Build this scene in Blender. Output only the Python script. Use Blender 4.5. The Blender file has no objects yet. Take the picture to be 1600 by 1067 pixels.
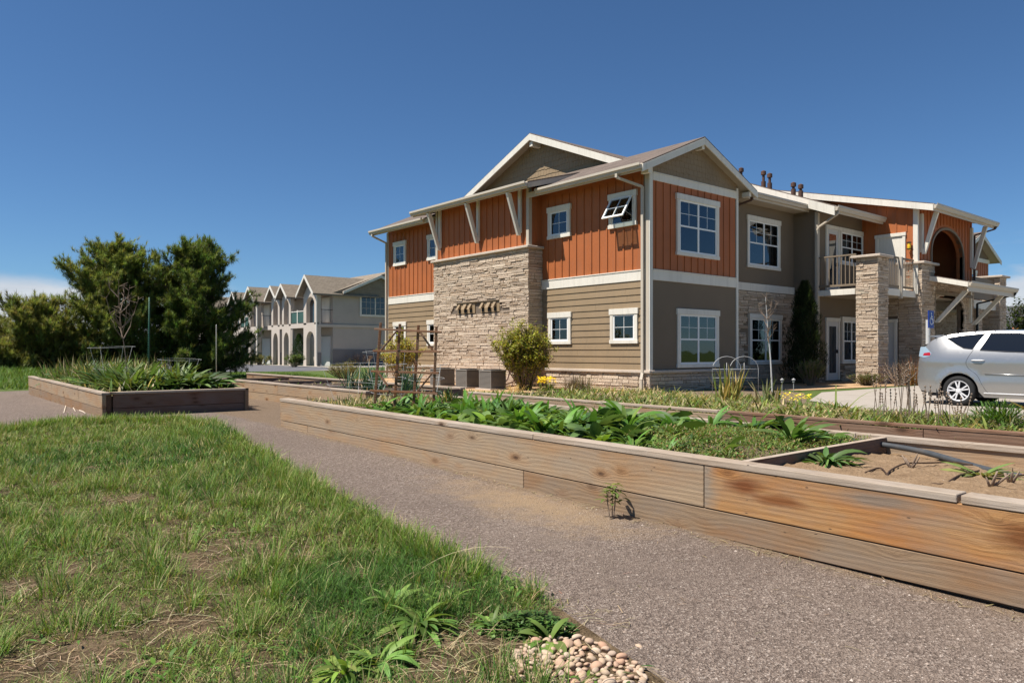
import bpy, bmesh, math, random
import numpy as np
from mathutils import Vector
S = bpy.context.scene
PI = math.pi
rad = math.radians
# ------------------------------------------------------------------ camera, sky, sun, exposure
# site frame: x runs along the gable front, y runs along the long lit wall; camera above the origin
cam = bpy.data.cameras.new("camera"); cam_o = bpy.data.objects.new("camera", cam)
S.collection.objects.link(cam_o); S.camera = cam_o
cam_o.location = (0, 0, 1.35); cam_o.rotation_euler = (rad(90), 0, rad(-39.69))
cam.sensor_width = 36; cam.lens = 36*1160/1600; cam.shift_y = (550-533.5)/1600*1.0
cam.clip_start = .05; cam.clip_end = 20000
SUN = Vector((-.465, .185, .866)).normalized()
W = bpy.data.worlds.new("World"); S.world = W; W.use_nodes = True
SKY_STRENGTH = .058
sun = bpy.data.lights.new("sun", 'SUN'); sun.energy = 5.0; sun.angle = rad(.53); sun.color = (1, .94, .85)
sun_o = bpy.data.objects.new("sun", sun); S.collection.objects.link(sun_o)
sun_o.rotation_euler = SUN.to_track_quat('Z', 'Y').to_euler(); sun_o.location = (0, 0, 60)
S.view_settings.view_transform = 'Standard'; S.view_settings.look = 'None'
S.view_settings.gamma = 1; S.view_settings.exposure = 0.60
R = random.Random(7); NR = np.random.default_rng(5)

# ------------------------------------------------------------------ node helpers
class NT:
    def __init__(s, tree): s.t = tree; s.t.nodes.clear()
    def n(s, typ, ins=None, **kw):
        nd = s.t.nodes.new('ShaderNode'+typ)
        for k, v in kw.items(): setattr(nd, k, v)
        for k, v in (ins or {}).items():
            if hasattr(v, 'is_linked') or isinstance(v, bpy.types.NodeSocket): s.t.links.new(v, nd.inputs[k])
            else: nd.inputs[k].default_value = v
        return nd
    def math(s, op, a, b=0.0, c=0.0, clamp=False):
        return s.n('Math', {0: a, 1: b, 2: c}, operation=op, use_clamp=clamp).outputs[0]
    def noise(s, vec, scale, detail=4, rough=.55, dist=0):
        return s.n('TexNoise', {'Vector': vec, 'Scale': scale, 'Detail': detail, 'Roughness': rough, 'Distortion': dist}).outputs['Fac']
    def ramp(s, fac, stops, interp='LINEAR'):
        nd = s.n('ValToRGB', {'Fac': fac}); cr = nd.color_ramp; cr.interpolation = interp
        while len(cr.elements) < len(stops): cr.elements.new(.5)
        for e, (p, c) in zip(cr.elements, stops):
            e.position = p; e.color = (c[0], c[1], c[2], 1) if hasattr(c, '__len__') else (c, c, c, 1)
        return nd.outputs['Color']
    def mix(s, fac, a, b, blend='MIX'):
        nd = s.n('Mix', data_type='RGBA', blend_type=blend)
        for k, v in ((0, fac), (6, a), (7, b)):
            if isinstance(v, bpy.types.NodeSocket): s.t.links.new(v, nd.inputs[k])
            elif k == 0: nd.inputs[0].default_value = v
            else: nd.inputs[k].default_value = (*v, 1)
        return nd.outputs[2]
    def mapping(s, vec, scale=(1, 1, 1), loc=(0, 0, 0), rot=(0, 0, 0)):
        return s.n('Mapping', {'Vector': vec, 'Scale': scale, 'Location': loc, 'Rotation': rot}).outputs[0]
    def obj(s): return s.n('TexCoord').outputs['Object']
    def pos(s): return s.n('NewGeometry').outputs['Position']
    def bump(s, h, strength=.3, dist=.02): return s.n('Bump', {'Height': h, 'Strength': strength, 'Distance': dist}).outputs[0]
    def out(s, surf): s.n('OutputMaterial', {'Surface': surf})

def mat(name):
    m = bpy.data.materials.new(name); m.use_nodes = True
    return m, NT(m.node_tree)
def princ(t, col, rough=.7, normal=None, metal=0.0, spec=.3, **kw):
    ins = {'Base Color': col if isinstance(col, bpy.types.NodeSocket) else (*col, 1), 'Roughness': rough, 'Metallic': metal, 'Specular IOR Level': spec}
    if normal is not None: ins['Normal'] = normal
    ins.update(kw)
    return t.n('BsdfPrincipled', ins).outputs[0]

# ------------------------------------------------------------------ sky with a few low clouds
t = NT(W.node_tree)
sky = t.n('TexSky', sky_type='NISHITA', sun_disc=False, sun_elevation=rad(60), sun_rotation=math.atan2(SUN.x, SUN.y),
          altitude=1600, air_density=1.0, dust_density=.35, ozone_density=3.2).outputs[0]
sky = t.mix(1.0, sky, (.70, .965, 1.17), 'MULTIPLY')
dirv = t.n('TexCoord').outputs['Generated']
sep = t.n('SeparateXYZ', {'Vector': dirv})
el = sep.outputs['Z']
cv = t.mapping(dirv, (1.6, 1.6, 7.5))
cn = t.noise(cv, 3.1, 7, .56, .25)
band = t.math('MULTIPLY', t.ramp(el, [(0, .95), (.04, .9), (.07, .62), (.10, .25), (.15, 0), (1, 0)]), 1.0)
def toward(v, lo, hi):
    d = t.n('VectorMath', {0: dirv, 1: Vector(v).normalized()}, operation='DOT_PRODUCT').outputs['Value']
    return t.n('MapRange', {'Value': d, 'From Min': lo, 'From Max': hi}, interpolation_type='SMOOTHSTEP').outputs[0]
lowband = t.ramp(el, [(0, 1.0), (.05, .95), (.072, .5), (.092, .0)])
az = t.math('MAXIMUM', t.math('MULTIPLY', toward((.10, 1.19, .05), .955, .99), lowband), t.math('MULTIPLY', toward((1.20, .30, .10), .965, .995), band))
cl = t.ramp(t.math('ADD', cn, t.math('MULTIPLY', az, .62)), [(.60, 0), (.76, 1)])
cl = t.math('MULTIPLY', t.math('MULTIPLY', cl, t.math('MULTIPLY', az, 2.2, clamp=True)), t.ramp(el, [(0, .9), (.10, .8), (.17, 0)]))
shade = t.ramp(t.noise(t.mapping(dirv, (2, 2, 9), (0, 0, .3)), 4, 5), [(.3, (6.2, 6.6, 7.4)), (.7, (9.6, 9.6, 9.7))])
col = t.mix(cl, sky, shade)
t.n('OutputWorld', {'Surface': t.n('Background', {'Color': col, 'Strength': SKY_STRENGTH}).outputs[0]})

# ------------------------------------------------------------------ materials
M = {}
def paint(name, col, rough=.6, var=.06, bump=.15, scale=25, dirt=0.0):
    m, t = mat(name); p = t.pos()
    n1 = t.noise(p, scale, 4); n2 = t.noise(p, 1.1, 5)
    f = t.math('ADD', t.math('MULTIPLY', n1, .4), t.math('MULTIPLY', n2, .6))
    a = tuple(c*(1-var*1.6) for c in col); b = tuple(min(1, c*(1+var*1.6)) for c in col)
    c = t.ramp(f, [(.3, a), (.7, b)])
    if dirt:
        st = t.noise(t.mapping(p, (9, 9, .7)), 1.0, 5, .6)
        c = t.mix(t.math('MULTIPLY', t.ramp(st, [(.5, 0), (.75, 1)]), dirt), c, (.16, .13, .10))
    t.out(princ(t, c, rough, t.bump(n1, bump, .01), spec=.25)); M[name] = m
    return m
paint('orange_paint', (.385, .120, .040), .55, .10, .2, 40, .24)
paint('taupe_paint', (.27, .195, .118), .6, .08, .2, 40, .22)
paint('taupe_stucco', (.185, .142, .100), .8, .05, .5, 60, .1)
paint('dark_taupe', (.20, .155, .11), .6, .06)
paint('trim_white', (.70, .66, .58), .5, .06, .1, 30, .20)
paint('vinyl_white', (.80, .80, .78), .4, .02, .05)
paint('gutter_beige', (.50, .44, .36), .45, .04, .05, 30, .1)
paint('soffit_beige', (.42, .36, .28), .7, .04)
paint('door_grey', (.56, .55, .53), .5, .03)
paint('pale_siding', (.52, .45, .38), .6, .05, .2, 30, .1)
paint('grey_siding', (.43, .375, .325), .65, .05, .2, 30)
paint('grey_wainscot', (.19, .175, .17), .7, .08, .3, 20)
paint('green_panel', (.045, .095, .078), .5, .1)
paint('black_metal', (.02, .02, .022), .4, .1)
paint('grey_metal', (.33, .33, .33), .45, .08)
paint('rust_pipe', (.10, .055, .04), .6, .15)
paint('ac_grey', (.20, .185, .165), .5, .05, .1, 20, .2)
paint('ac_dark', (.05, .045, .042), .6, .1)
paint('wire_white', (.74, .71, .66), .5, .05)
paint('stake_green', (.02, .085, .055), .5, .1)
paint('pole_grey', (.50, .50, .49), .5, .05)
paint('sign_blue', (.012, .045, .30), .4, .05)
paint('sign_white', (.85, .85, .85), .4, .02)
paint('pipe_black', (.055, .06, .065), .45, .2, .3, 12, .3)
paint('tube_brown', (.06, .035, .022), .6, .15)
paint('rubber', (.02, .02, .02), .75, .15, .4, 60)
paint('rim_silver', (.62, .62, .63), .3, .03)
paint('dark_plastic', (.012, .012, .014), .5, .1)
paint('curtain', (.42, .40, .36), .8, .05)
paint('yellow_glass', (.75, .48, .03), .3, .1)
paint('twig', (.23, .17, .125), .85, .2, .5, 30)
paint('bark', (.11, .08, .06), .9, .3, 1.0, 12)
paint('dead_root', (.66, .56, .45), .85, .15, .4, 30)
paint('far_wall', (.16, .13, .11), .8, .1); paint('far_roof', (.085, .085, .095), .8, .15)
paint('dark_leafbase', (.02, .02, .012), .9, .1)

def glass(name, col, rough=.03):
    m, t = mat(name); p = t.pos()
    wv = t.noise(p, 1.3, 2)
    t.out(princ(t, col, rough, t.bump(wv, .05, .05), spec=.8)); M[name] = m
glass('dark_glass', (.018, .022, .028))
m, t = mat('window_glass'); fz = t.n('Fresnel', {'IOR': 1.55}).outputs[0]; nb = t.bump(t.noise(t.pos(), 1.3, 2), .05, .05)
t.out(t.n('MixShader', {0: t.math('ADD', t.math('MULTIPLY', fz, 1.05), .03, clamp=True), 1: t.n('BsdfTransparent', {'Color': (.62, .68, .68, 1)}).outputs[0], 2: t.n('BsdfGlossy', {'Color': (.9, .95, 1, 1), 'Roughness': .02, 'Normal': nb}).outputs[0]}).outputs[0]); M['window_glass'] = m
paint('room_dark', (.022, .022, .024), .9, .2); paint('blind', (.50, .49, .46), .7, .04)
glass('car_glass', (.008, .009, .011), .02); glass('lamp_glass', (.25, .33, .40), .1)
glass('red_lens', (.35, .01, .015), .1)

def stone_mat():
    m, t = mat('ledge_stone'); p = t.pos()
    rnd = t.n('NewGeometry').outputs['Random Per Island']
    c = t.ramp(rnd, [(0, (.40, .295, .205)), (.15, (.57, .445, .325)), (.35, (.66, .54, .415)), (.55, (.60, .475, .365)), (.72, (.71, .59, .455)), (.86, (.50, .40, .31)), (1, (.62, .47, .335))])
    n1 = t.noise(t.mapping(p, (1, 1, 3)), 16, 6, .65); n2 = t.noise(p, 55, 4)
    c = t.mix(t.ramp(n1, [(.35, .38), (.65, 0)]), c, (.19, .14, .105))
    c = t.mix(t.ramp(t.noise(p, .8, 3), [(.45, 0), (.7, .30)]), c, (.55, .44, .34))
    h = t.math('ADD', t.math('MULTIPLY', n1, 1.0), t.math('MULTIPLY', n2, .35))
    t.out(princ(t, c, .9, t.bump(h, .9, .03), spec=.15)); M['ledge_stone'] = m
stone_mat(); paint('stone_cap', (.50, .42, .345), .85, .12, .6, 14); paint('mortar', (.15, .118, .092), .95, .15)

def shingles(name, a, b, scale=1.0):
    m, t = mat(name); p = t.pos(); s = t.n('SeparateXYZ', {'Vector': p})
    v = t.n('CombineXYZ', {'X': t.math('ADD', s.outputs[0], s.outputs[1]), 'Y': t.math('MULTIPLY', s.outputs[2], 2.3), 'Z': 0.0}).outputs[0]
    br = t.n('TexBrick', {'Vector': v, 'Color1': (*a, 1), 'Color2': (*b, 1), 'Mortar': (a[0]*.45, a[1]*.45, a[2]*.45, 1), 'Scale': 1.0, 'Mortar Size': .008, 'Brick Width': .28, 'Row Height': .145, 'Bias': 0.0})
    br.offset = .5
    c = t.mix(.35, br.outputs['Color'], t.ramp(t.noise(p, 14, 5, .7), [(.3, a), (.7, b)]))
    t.out(princ(t, c, .92, t.bump(br.outputs['Fac'], -.5, .02), spec=.1)); M[name] = m
shingles('roof_shingle', (.115, .092, .078), (.20, .158, .135)); shingles('tan_shingle', (.20, .165, .125), (.30, .25, .195))

def wood(name, base, dark, stain, stain_amt, axis='y', weather=.35, wcol=(.30, .255, .21), spots=()):
    m, t = mat(name)
    rnd = t.n('ObjectInfo').outputs['Random']
    o = t.obj(); off = t.n('CombineXYZ', {'X': t.math('MULTIPLY', rnd, 31.0), 'Y': t.math('MULTIPLY', rnd, 57.0), 'Z': t.math('MULTIPLY', rnd, 17.0)}).outputs[0]
    p = t.n('VectorMath', {0: o, 1: off}, operation='ADD').outputs[0]
    if axis == 'x': p = t.n('VectorRotate', {'Vector': p, 'Angle': PI/2}, rotation_type='Z_AXIS').outputs[0]
    s = t.n('SeparateXYZ', {'Vector': p})
    # knots
    kv = t.n('CombineXYZ', {'X': 0.0, 'Y': t.math('MULTIPLY', s.outputs[1], 2.3), 'Z': t.math('MULTIPLY', s.outputs[2], 5.6)}).outputs[0]
    vo = t.n('TexVoronoi', {'Vector': kv, 'Scale': 1.0, 'Randomness': 1.0}, feature='F1')
    kd = t.math('ADD', vo.outputs['Distance'], t.math('MULTIPLY', t.math('SUBTRACT', t.noise(p, 14, 3), .5), .12))
    swirl = t.math('MULTIPLY', t.math('POWER', 2.718, t.math('MULTIPLY', kd, -7.0)), .16)
    gz = t.math('ADD', s.outputs[2], swirl)
    gv = t.n('CombineXYZ', {'X': t.math('MULTIPLY', s.outputs[0], .8), 'Y': t.math('MULTIPLY', s.outputs[1], .14), 'Z': gz}).outputs[0]
    wav = t.n('TexWave', {'Vector': gv, 'Scale': 9.0, 'Distortion': 4.0, 'Detail': 3.0, 'Detail Scale': 1.4, 'Detail Roughness': .6}, wave_type='BANDS', bands_direction='Z').outputs['Fac']
    fine = t.noise(t.mapping(p, (30, 1.6, 62)), 2.4, 7, .72, .4)
    c = t.ramp(t.math('ADD', t.math('MULTIPLY', wav, .12), t.math('MULTIPLY', fine, .88)), [(.22, dark), (.62, base), (.9, tuple(min(1, q*1.12) for q in base))])
    gl = t.n('TexWave', {'Vector': gv, 'Scale': 34.0, 'Distortion': 7.0, 'Detail': 2.0, 'Detail Scale': .6}, wave_type='BANDS', bands_direction='Z').outputs['Fac']
    c = t.mix(t.math('MULTIPLY', t.ramp(gl, [(.72, 0), (.95, 1)]), .30), c, tuple(q*.55 for q in dark))
    big = t.noise(t.mapping(p, (1, .85, 2.6)), 1.25, 4, .55)
    c = t.mix(t.math('MULTIPLY', t.ramp(big, [(.46, 0), (.64, 1)]), stain_amt), c, t.ramp(fine, [(.2, tuple(q*.62 for q in stain)), (.8, stain)]))
    wz = t.noise(t.mapping(p, (1, 1.0, 3.4), (4, 9, 2)), 1.6, 6, .65)
    c = t.mix(t.math('MULTIPLY', t.ramp(wz, [(.42, 0), (.66, 1)]), weather), c, wcol)
    if spots:
        q = t.n('SeparateXYZ', {'Vector': t.pos()}); wob = t.math('MULTIPLY', t.math('SUBTRACT', t.noise(t.mapping(t.pos(), (1, 1.2, 5)), 3.5, 5, .6), .5), 1.1)
        for sy, sz, ky, kz, sc in spots:
            a = t.math('MULTIPLY', t.math('SUBTRACT', q.outputs[1], sy), ky); b = t.math('MULTIPLY', t.math('SUBTRACT', q.outputs[2], sz), kz)
            d = t.math('ADD', t.math('SQRT', t.math('ADD', t.math('MULTIPLY', a, a), t.math('MULTIPLY', b, b))), wob)
            c = t.mix(t.ramp(d, [(.25, .88), (1.0, 0)]), c, t.mix(t.ramp(fine, [(.25, .5), (.75, 0)]), sc, tuple(k*.6 for k in sc)))
    c = t.mix(t.math('MULTIPLY', t.ramp(kd, [(.08, .75), (.34, 0)]), t.ramp(t.noise(p, .9, 2), [(.4, .15), (.6, 1)])), c, t.ramp(fine, [(.25, tuple(q*.55 for q in stain)), (.75, tuple(q*.95 for q in stain))]))
    c = t.mix(t.ramp(kd, [(.05, .95), (.075, .75), (.10, .45), (.20, 0)]), c, (.075, .042, .026))
    nail = t.n('TexVoronoi', {'Vector': t.mapping(p, (0, 4.5, 14)), 'Scale': 1.0}, feature='F1').outputs['Distance']
    c = t.mix(t.ramp(nail, [(.035, .85), (.06, 0)]), c, (.035, .025, .02))
    t.out(princ(t, c, .82, t.bump(t.math('ADD', t.math('MULTIPLY', fine, .8), t.math('MULTIPLY', wav, .3)), .55, .006), spec=.2)); M[name] = m
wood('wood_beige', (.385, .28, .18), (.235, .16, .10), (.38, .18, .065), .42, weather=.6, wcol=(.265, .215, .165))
wood('wood_orange', (.42, .235, .10), (.27, .125, .045), (.43, .165, .04), .7, weather=.55, wcol=(.24, .185, .14), spots=[(2.80, .455, 5.0, 13, (.16, .048, .014)), (2.55, .40, 4.5, 20, (.20, .07, .02)), (1.22, .42, 5, 9, (.17, .06, .018)), (3.13, .40, 7, 2.5, (.27, .225, .175)), (.4, .5, 3, 12, (.20, .15, .11)), (1.95, .50, 3.0, 16, (.22, .175, .135))])
wood('wood_brown', (.30, .205, .125), (.165, .108, .066), (.31, .15, .06), .6, weather=.65, wcol=(.22, .175, .135))
wood('wood_cap', (.385, .31, .24), (.25, .195, .145), (.46, .32, .21), .3, weather=.45, wcol=(.46, .40, .34))
wood('wood_dark', (.235, .15, .10), (.145, .085, .056), (.20, .085, .04), .6, weather=.3, wcol=(.17, .13, .11))
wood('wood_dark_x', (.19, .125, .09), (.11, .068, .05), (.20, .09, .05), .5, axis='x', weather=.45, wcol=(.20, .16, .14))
wood('wood_cap_x', (.50, .41, .32), (.36, .27, .20), (.5, .36, .24), .3, axis='x', weather=.5, wcol=(.40, .35, .3))
wood('trellis_wood', (.27, .125, .06), (.15, .068, .035), (.22, .09, .04), .4, weather=.3)

def gravel():
    m, t = mat('path_gravel'); p = t.pos()
    v1 = t.n('TexVoronoi', {'Vector': p, 'Scale': 85.0}); v2 = t.n('TexVoronoi', {'Vector': p, 'Scale': 210.0})
    r1 = t.n('SeparateColor', {'Color': v1.outputs['Color']}).outputs[0]; r2 = t.n('SeparateColor', {'Color': v2.outputs['Color']}).outputs[1]
    c1 = t.ramp(r1, [(0, (.045, .033, .026)), (.25, (.125, .094, .076)), (.5, (.205, .157, .128)), (.75, (.285, .222, .182)), (.93, (.40, .33, .275)), (1, (.56, .48, .41))])
    c2 = t.ramp(r2, [(0, (.07, .053, .043)), (.5, (.20, .153, .125)), (1, (.37, .30, .25))])
    c = t.mix(.45, c1, c2)
    big = t.noise(p, .55, 5, .6)
    c = t.mix(t.ramp(big, [(.45, 0), (.72, .65)]), c, (.15, .115, .095)); c = t.mix(t.ramp(t.noise(t.mapping(p, (1, .35, 1)), 1.7, 5, .65), [(.5, 0), (.75, .55)]), c, (.27, .21, .165))
    s = t.n('SeparateXYZ', {'Vector': p})
    # tan sand that spilled out from under the bed
    dx = t.math('SUBTRACT', s.outputs[0], 4.02); dy = t.math('SUBTRACT', s.outputs[1], 4.6)
    d = t.math('SQRT', t.math('ADD', t.math('MULTIPLY', t.math('MULTIPLY', dx, dx), 3.2), t.math('MULTIPLY', t.math('MULTIPLY', dy, dy), .42)))
    d = t.math('ADD', d, t.math('MULTIPLY', t.math('SUBTRACT', t.noise(p, 3.4, 9, .75), .5), 2.0))
    c = t.mix(t.ramp(d, [(.15, .75), (.95, 0)]), c, t.ramp(t.noise(p, 120, 3), [(.3, (.27, .185, .105)), (.7, (.44, .315, .19))]))
    e = t.math('ADD', t.math('SUBTRACT', 4.36, s.outputs[0]), t.math('MULTIPLY', t.math('SUBTRACT', t.noise(p, 3.2, 6, .7), .5), .5))   # soil washed out along the foot of the bed
    c = t.mix(t.ramp(e, [(.02, .7), (.16, 0)]), c, t.ramp(t.noise(p, 70, 3), [(.3, (.13, .09, .055)), (.7, (.29, .205, .13))]))
    h = t.math('ADD', v1.outputs['Distance'], t.math('MULTIPLY', v2.outputs['Distance'], .5))
    t.out(princ(t, c, .95, t.bump(h, .9, .012), spec=.12)); M['path_gravel'] = m
gravel()
def ground_mat(name, stops, scale=3, bump=.6, fine=60):
    m, t = mat(name); p = t.pos()
    f = t.math('ADD', t.math('MULTIPLY', t.noise(p, scale, 6, .65), .6), t.math('MULTIPLY', t.noise(p, fine, 3), .4))
    t.out(princ(t, t.ramp(f, stops), .95, t.bump(t.noise(p, fine, 4), bump, .02), spec=.1)); M[name] = m
ground_mat('lawn_soil', [(.30, (.035, .024, .014)), (.43, (.085, .06, .034)), (.55, (.15, .105, .062)), (.7, (.27, .20, .125))], 6, 1.0, 90)
ground_mat('meadow', [(.3, (.055, .085, .022)), (.5, (.085, .125, .032)), (.7, (.15, .155, .06))], 1.5)
ground_mat('bed_soil', [(.3, (.10, .072, .05)), (.55, (.19, .145, .10)), (.75, (.29, .225, .16))], 5)
ground_mat('sandy_soil', [(.3, (.155, .10, .058)), (.5, (.25, .168, .10)), (.72, (.35, .25, .16))], 7, .9, 45)
ground_mat('dark_soil', [(.3, (.035, .025, .02)), (.55, (.08, .06, .05)), (.75, (.17, .13, .10))], 3)
ground_mat('concrete', [(.3, (.30, .265, .225)), (.5, (.36, .32, .275)), (.7, (.40, .36, .31))], 1.3, .2, 90)
ground_mat('asphalt', [(.3, (.10, .10, .11)), (.5, (.13, .13, .14)), (.7, (.165, .16, .165))], 1.0, .3, 80)
ground_mat('tan_gravel', [(.3, (.25, .15, .08)), (.5, (.45, .29, .16)), (.7, (.60, .45, .29))], 30, 1.0, 24)
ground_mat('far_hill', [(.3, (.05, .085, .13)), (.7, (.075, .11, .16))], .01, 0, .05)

def leaf_mat(name, trans=.3, rough=.5, spec=.3, rnd=False):
    m, t = mat(name)
    c = t.n('Attribute', attribute_name='Col').outputs['Color']
    if rnd: c = t.mix(1.0, c, t.ramp(t.n('ObjectInfo').outputs['Random'], [(0, (.72, .78, .85)), (.4, (1.05, 1.0, .9)), (.7, (1.25, 1.15, .95)), (1, (1.5, 1.32, 1.0))]), 'MULTIPLY')
    c = t.mix(.35, c, t.mix(1.0, c, t.ramp(t.noise(t.pos(), 9, 3), [(.3, .62), (.7, 1.38)]), 'MULTIPLY'))
    a = princ(t, c, rough, spec=spec)
    b = t.n('BsdfTranslucent', {'Color': t.mix(1.0, c, (1.25, 1.2, .6), 'MULTIPLY')}).outputs[0]
    t.out(t.n('MixShader', {0: trans, 1: a, 2: b}).outputs[0]); M[name] = m
leaf_mat('leaf', rnd=True); leaf_mat('grass_blade', .28, .6, .2); leaf_mat('needle', .38, .55, .2); leaf_mat('waxy_leaf', .25, .5, .25, True)

def pebble(name, stops):
    m, t = mat(name); rnd = t.n('ObjectInfo').outputs['Random']; p = t.obj()
    c = t.mix(t.ramp(t.noise(p, 30, 5), [(.35, .5), (.65, 0)]), t.ramp(rnd, stops), (.46, .31, .20))
    t.out(princ(t, c, .7, t.bump(t.noise(p, 60, 4), .3, .004), spec=.25)); M[name] = m
pebble('river_stone', [(0, (.42, .31, .21)), (.2, (.52, .41, .30)), (.4, (.44, .29, .205)), (.55, (.57, .47, .36)), (.7, (.38, .30, .24)), (.85, (.48, .35, .25)), (1, (.47, .25, .16))])

m, t = mat('gravel_chip'); t.out(princ(t, t.ramp(t.n('NewGeometry').outputs['Random Per Island'], [(0, (.10, .075, .06)), (.4, (.22, .17, .14)), (.75, (.33, .26, .21)), (.92, (.40, .33, .28)), (1, (.50, .43, .37))]), .9, spec=.15)); M['gravel_chip'] = m
def carpaint():
    m, t = mat('silver_paint'); p = t.pos()
    fl = t.noise(p, 900, 1)
    t.out(princ(t, t.ramp(fl, [(.3, (.33, .328, .322)), (.7, (.40, .397, .39))]), .30, None, .68, .5, **{'Coat Weight': .5, 'Coat Roughness': .04})); M['silver_paint'] = m
carpaint()

# ------------------------------------------------------------------ mesh helpers
def root_loc(o):
    v = Vector((0, 0, 0))
    while o is not None: v += o.location; o = o.parent
    return v
def link(o, parent=None):
    S.collection.objects.link(o)
    if parent is not None: o.parent = parent
    return o
def tag(o, label=None, cat=None, group=None, kind=None):
    for k, v in (('label', label), ('category', cat), ('group', group), ('kind', kind)):
        if v: o[k] = v
    return o
def thing(name, loc, label, cat, group=None):
    o = bpy.data.objects.new(name, None); o.empty_display_size = .2; o.location = loc
    return tag(link(o), label, cat, group)
class MB:
    def __init__(s, off=(0, 0, 0)): s.v = []; s.f = []; s.o = off
    def add(s, vs, fs):
        b = len(s.v); s.v += [(a+s.o[0], c+s.o[1], d+s.o[2]) for a, c, d in vs]; s.f += [tuple(i+b for i in f) for f in fs]; return s
    def box(s, x0, x1, y0, y1, z0, z1):
        x0, x1 = sorted((x0, x1)); y0, y1 = sorted((y0, y1)); z0, z1 = sorted((z0, z1))
        return s.add([(x0,y0,z0),(x1,y0,z0),(x1,y1,z0),(x0,y1,z0),(x0,y0,z1),(x1,y0,z1),(x1,y1,z1),(x0,y1,z1)],
                     [(0,3,2,1),(4,5,6,7),(0,1,5,4),(1,2,6,5),(2,3,7,6),(3,0,4,7)])
    def hexa(s, p): # 4 bottom, 4 top points
        return s.add(p, [(0,3,2,1),(4,5,6,7),(0,1,5,4),(1,2,6,5),(2,3,7,6),(3,0,4,7)])
    def beam(s, a, b, w, h, up=(0, 0, 1)):
        a = Vector(a); b = Vector(b); d = (b-a).normalized(); u = Vector(up)
        if abs(d.dot(u)) > .98: u = Vector((1, 0, 0))
        r = d.cross(u).normalized(); u = r.cross(d).normalized()
        q = [(-w/2,-h/2),(w/2,-h/2),(w/2,h/2),(-w/2,h/2)]
        return s.hexa([tuple(a+r*i+u*j) for i, j in q]+[tuple(b+r*i+u*j) for i, j in q])
    def tube(s, pts, r, n=6, r2=None):
        pts = [Vector(p) for p in pts]; m = len(pts); rings = []
        for i, p in enumerate(pts):
            d = (pts[min(i+1, m-1)]-pts[max(i-1, 0)]).normalized()
            u = Vector((0, 0, 1)) if abs(d.z) < .95 else Vector((1, 0, 0))
            a = d.cross(u).normalized(); b = a.cross(d)
            rr = r if r2 is None else r+(r2-r)*i/(m-1)
            rings.append([tuple(p+a*rr*math.cos(2*PI*k/n)+b*rr*math.sin(2*PI*k/n)) for k in range(n)])
        fs = [(i*n+k, i*n+(k+1) % n, (i+1)*n+(k+1) % n, (i+1)*n+k) for i in range(m-1) for k in range(n)]
        fs += [tuple(range(n))[::-1], tuple((m-1)*n+k for k in range(n))]
        return s.add([v for q in rings for v in q], fs)
    def prism(s, pts, vec): # planar polygon extruded by vec
        n = len(pts); v = Vector(vec); a = [tuple(p) for p in pts]; b = [tuple(Vector(p)+v) for p in pts]
        return s.add(a+b, [tuple(range(n))[::-1], tuple(range(n, 2*n))]+[(i, (i+1) % n, n+(i+1) % n, n+i) for i in range(n)])
    def quad(s, *p): return s.add(list(p), [tuple(range(len(p)))])
    def lathe(s, c, axis, prof, n=24): # prof: (radius, offset along axis)
        ax = Vector(axis).normalized(); u = Vector((0, 0, 1)) if abs(ax.z) < .9 else Vector((1, 0, 0))
        a = ax.cross(u).normalized(); b = ax.cross(a); c = Vector(c)
        vs = [tuple(c+ax*h+(a*math.cos(2*PI*k/n)+b*math.sin(2*PI*k/n))*r) for r, h in prof for k in range(n)]
        m = len(prof)
        return s.add(vs, [(i*n+k, i*n+(k+1) % n, (i+1)*n+(k+1) % n, (i+1)*n+k) for i in range(m-1) for k in range(n)])
    def build(s, name, material, parent=None, smooth=False, bevel=0, seg=1, loc=None):
        me = bpy.data.meshes.new(name)
        base = root_loc(parent) if parent is not None else Vector(loc or (0, 0, 0))
        me.from_pydata([(v[0]-base.x, v[1]-base.y, v[2]-base.z) for v in s.v], [], s.f)
        bm = bmesh.new(); bm.from_mesh(me); bmesh.ops.recalc_face_normals(bm, faces=bm.faces)
        if bevel: bmesh.ops.bevel(bm, geom=bm.edges[:], offset=bevel, segments=seg, affect='EDGES', clamp_overlap=True)
        bm.to_mesh(me); bm.free()
        if smooth: me.polygons.foreach_set('use_smooth', [True]*len(me.polygons))
        me.materials.append(M[material])
        o = bpy.data.objects.new(name, me)
        if parent is None: o.location = base
        return link(o, parent)

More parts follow.
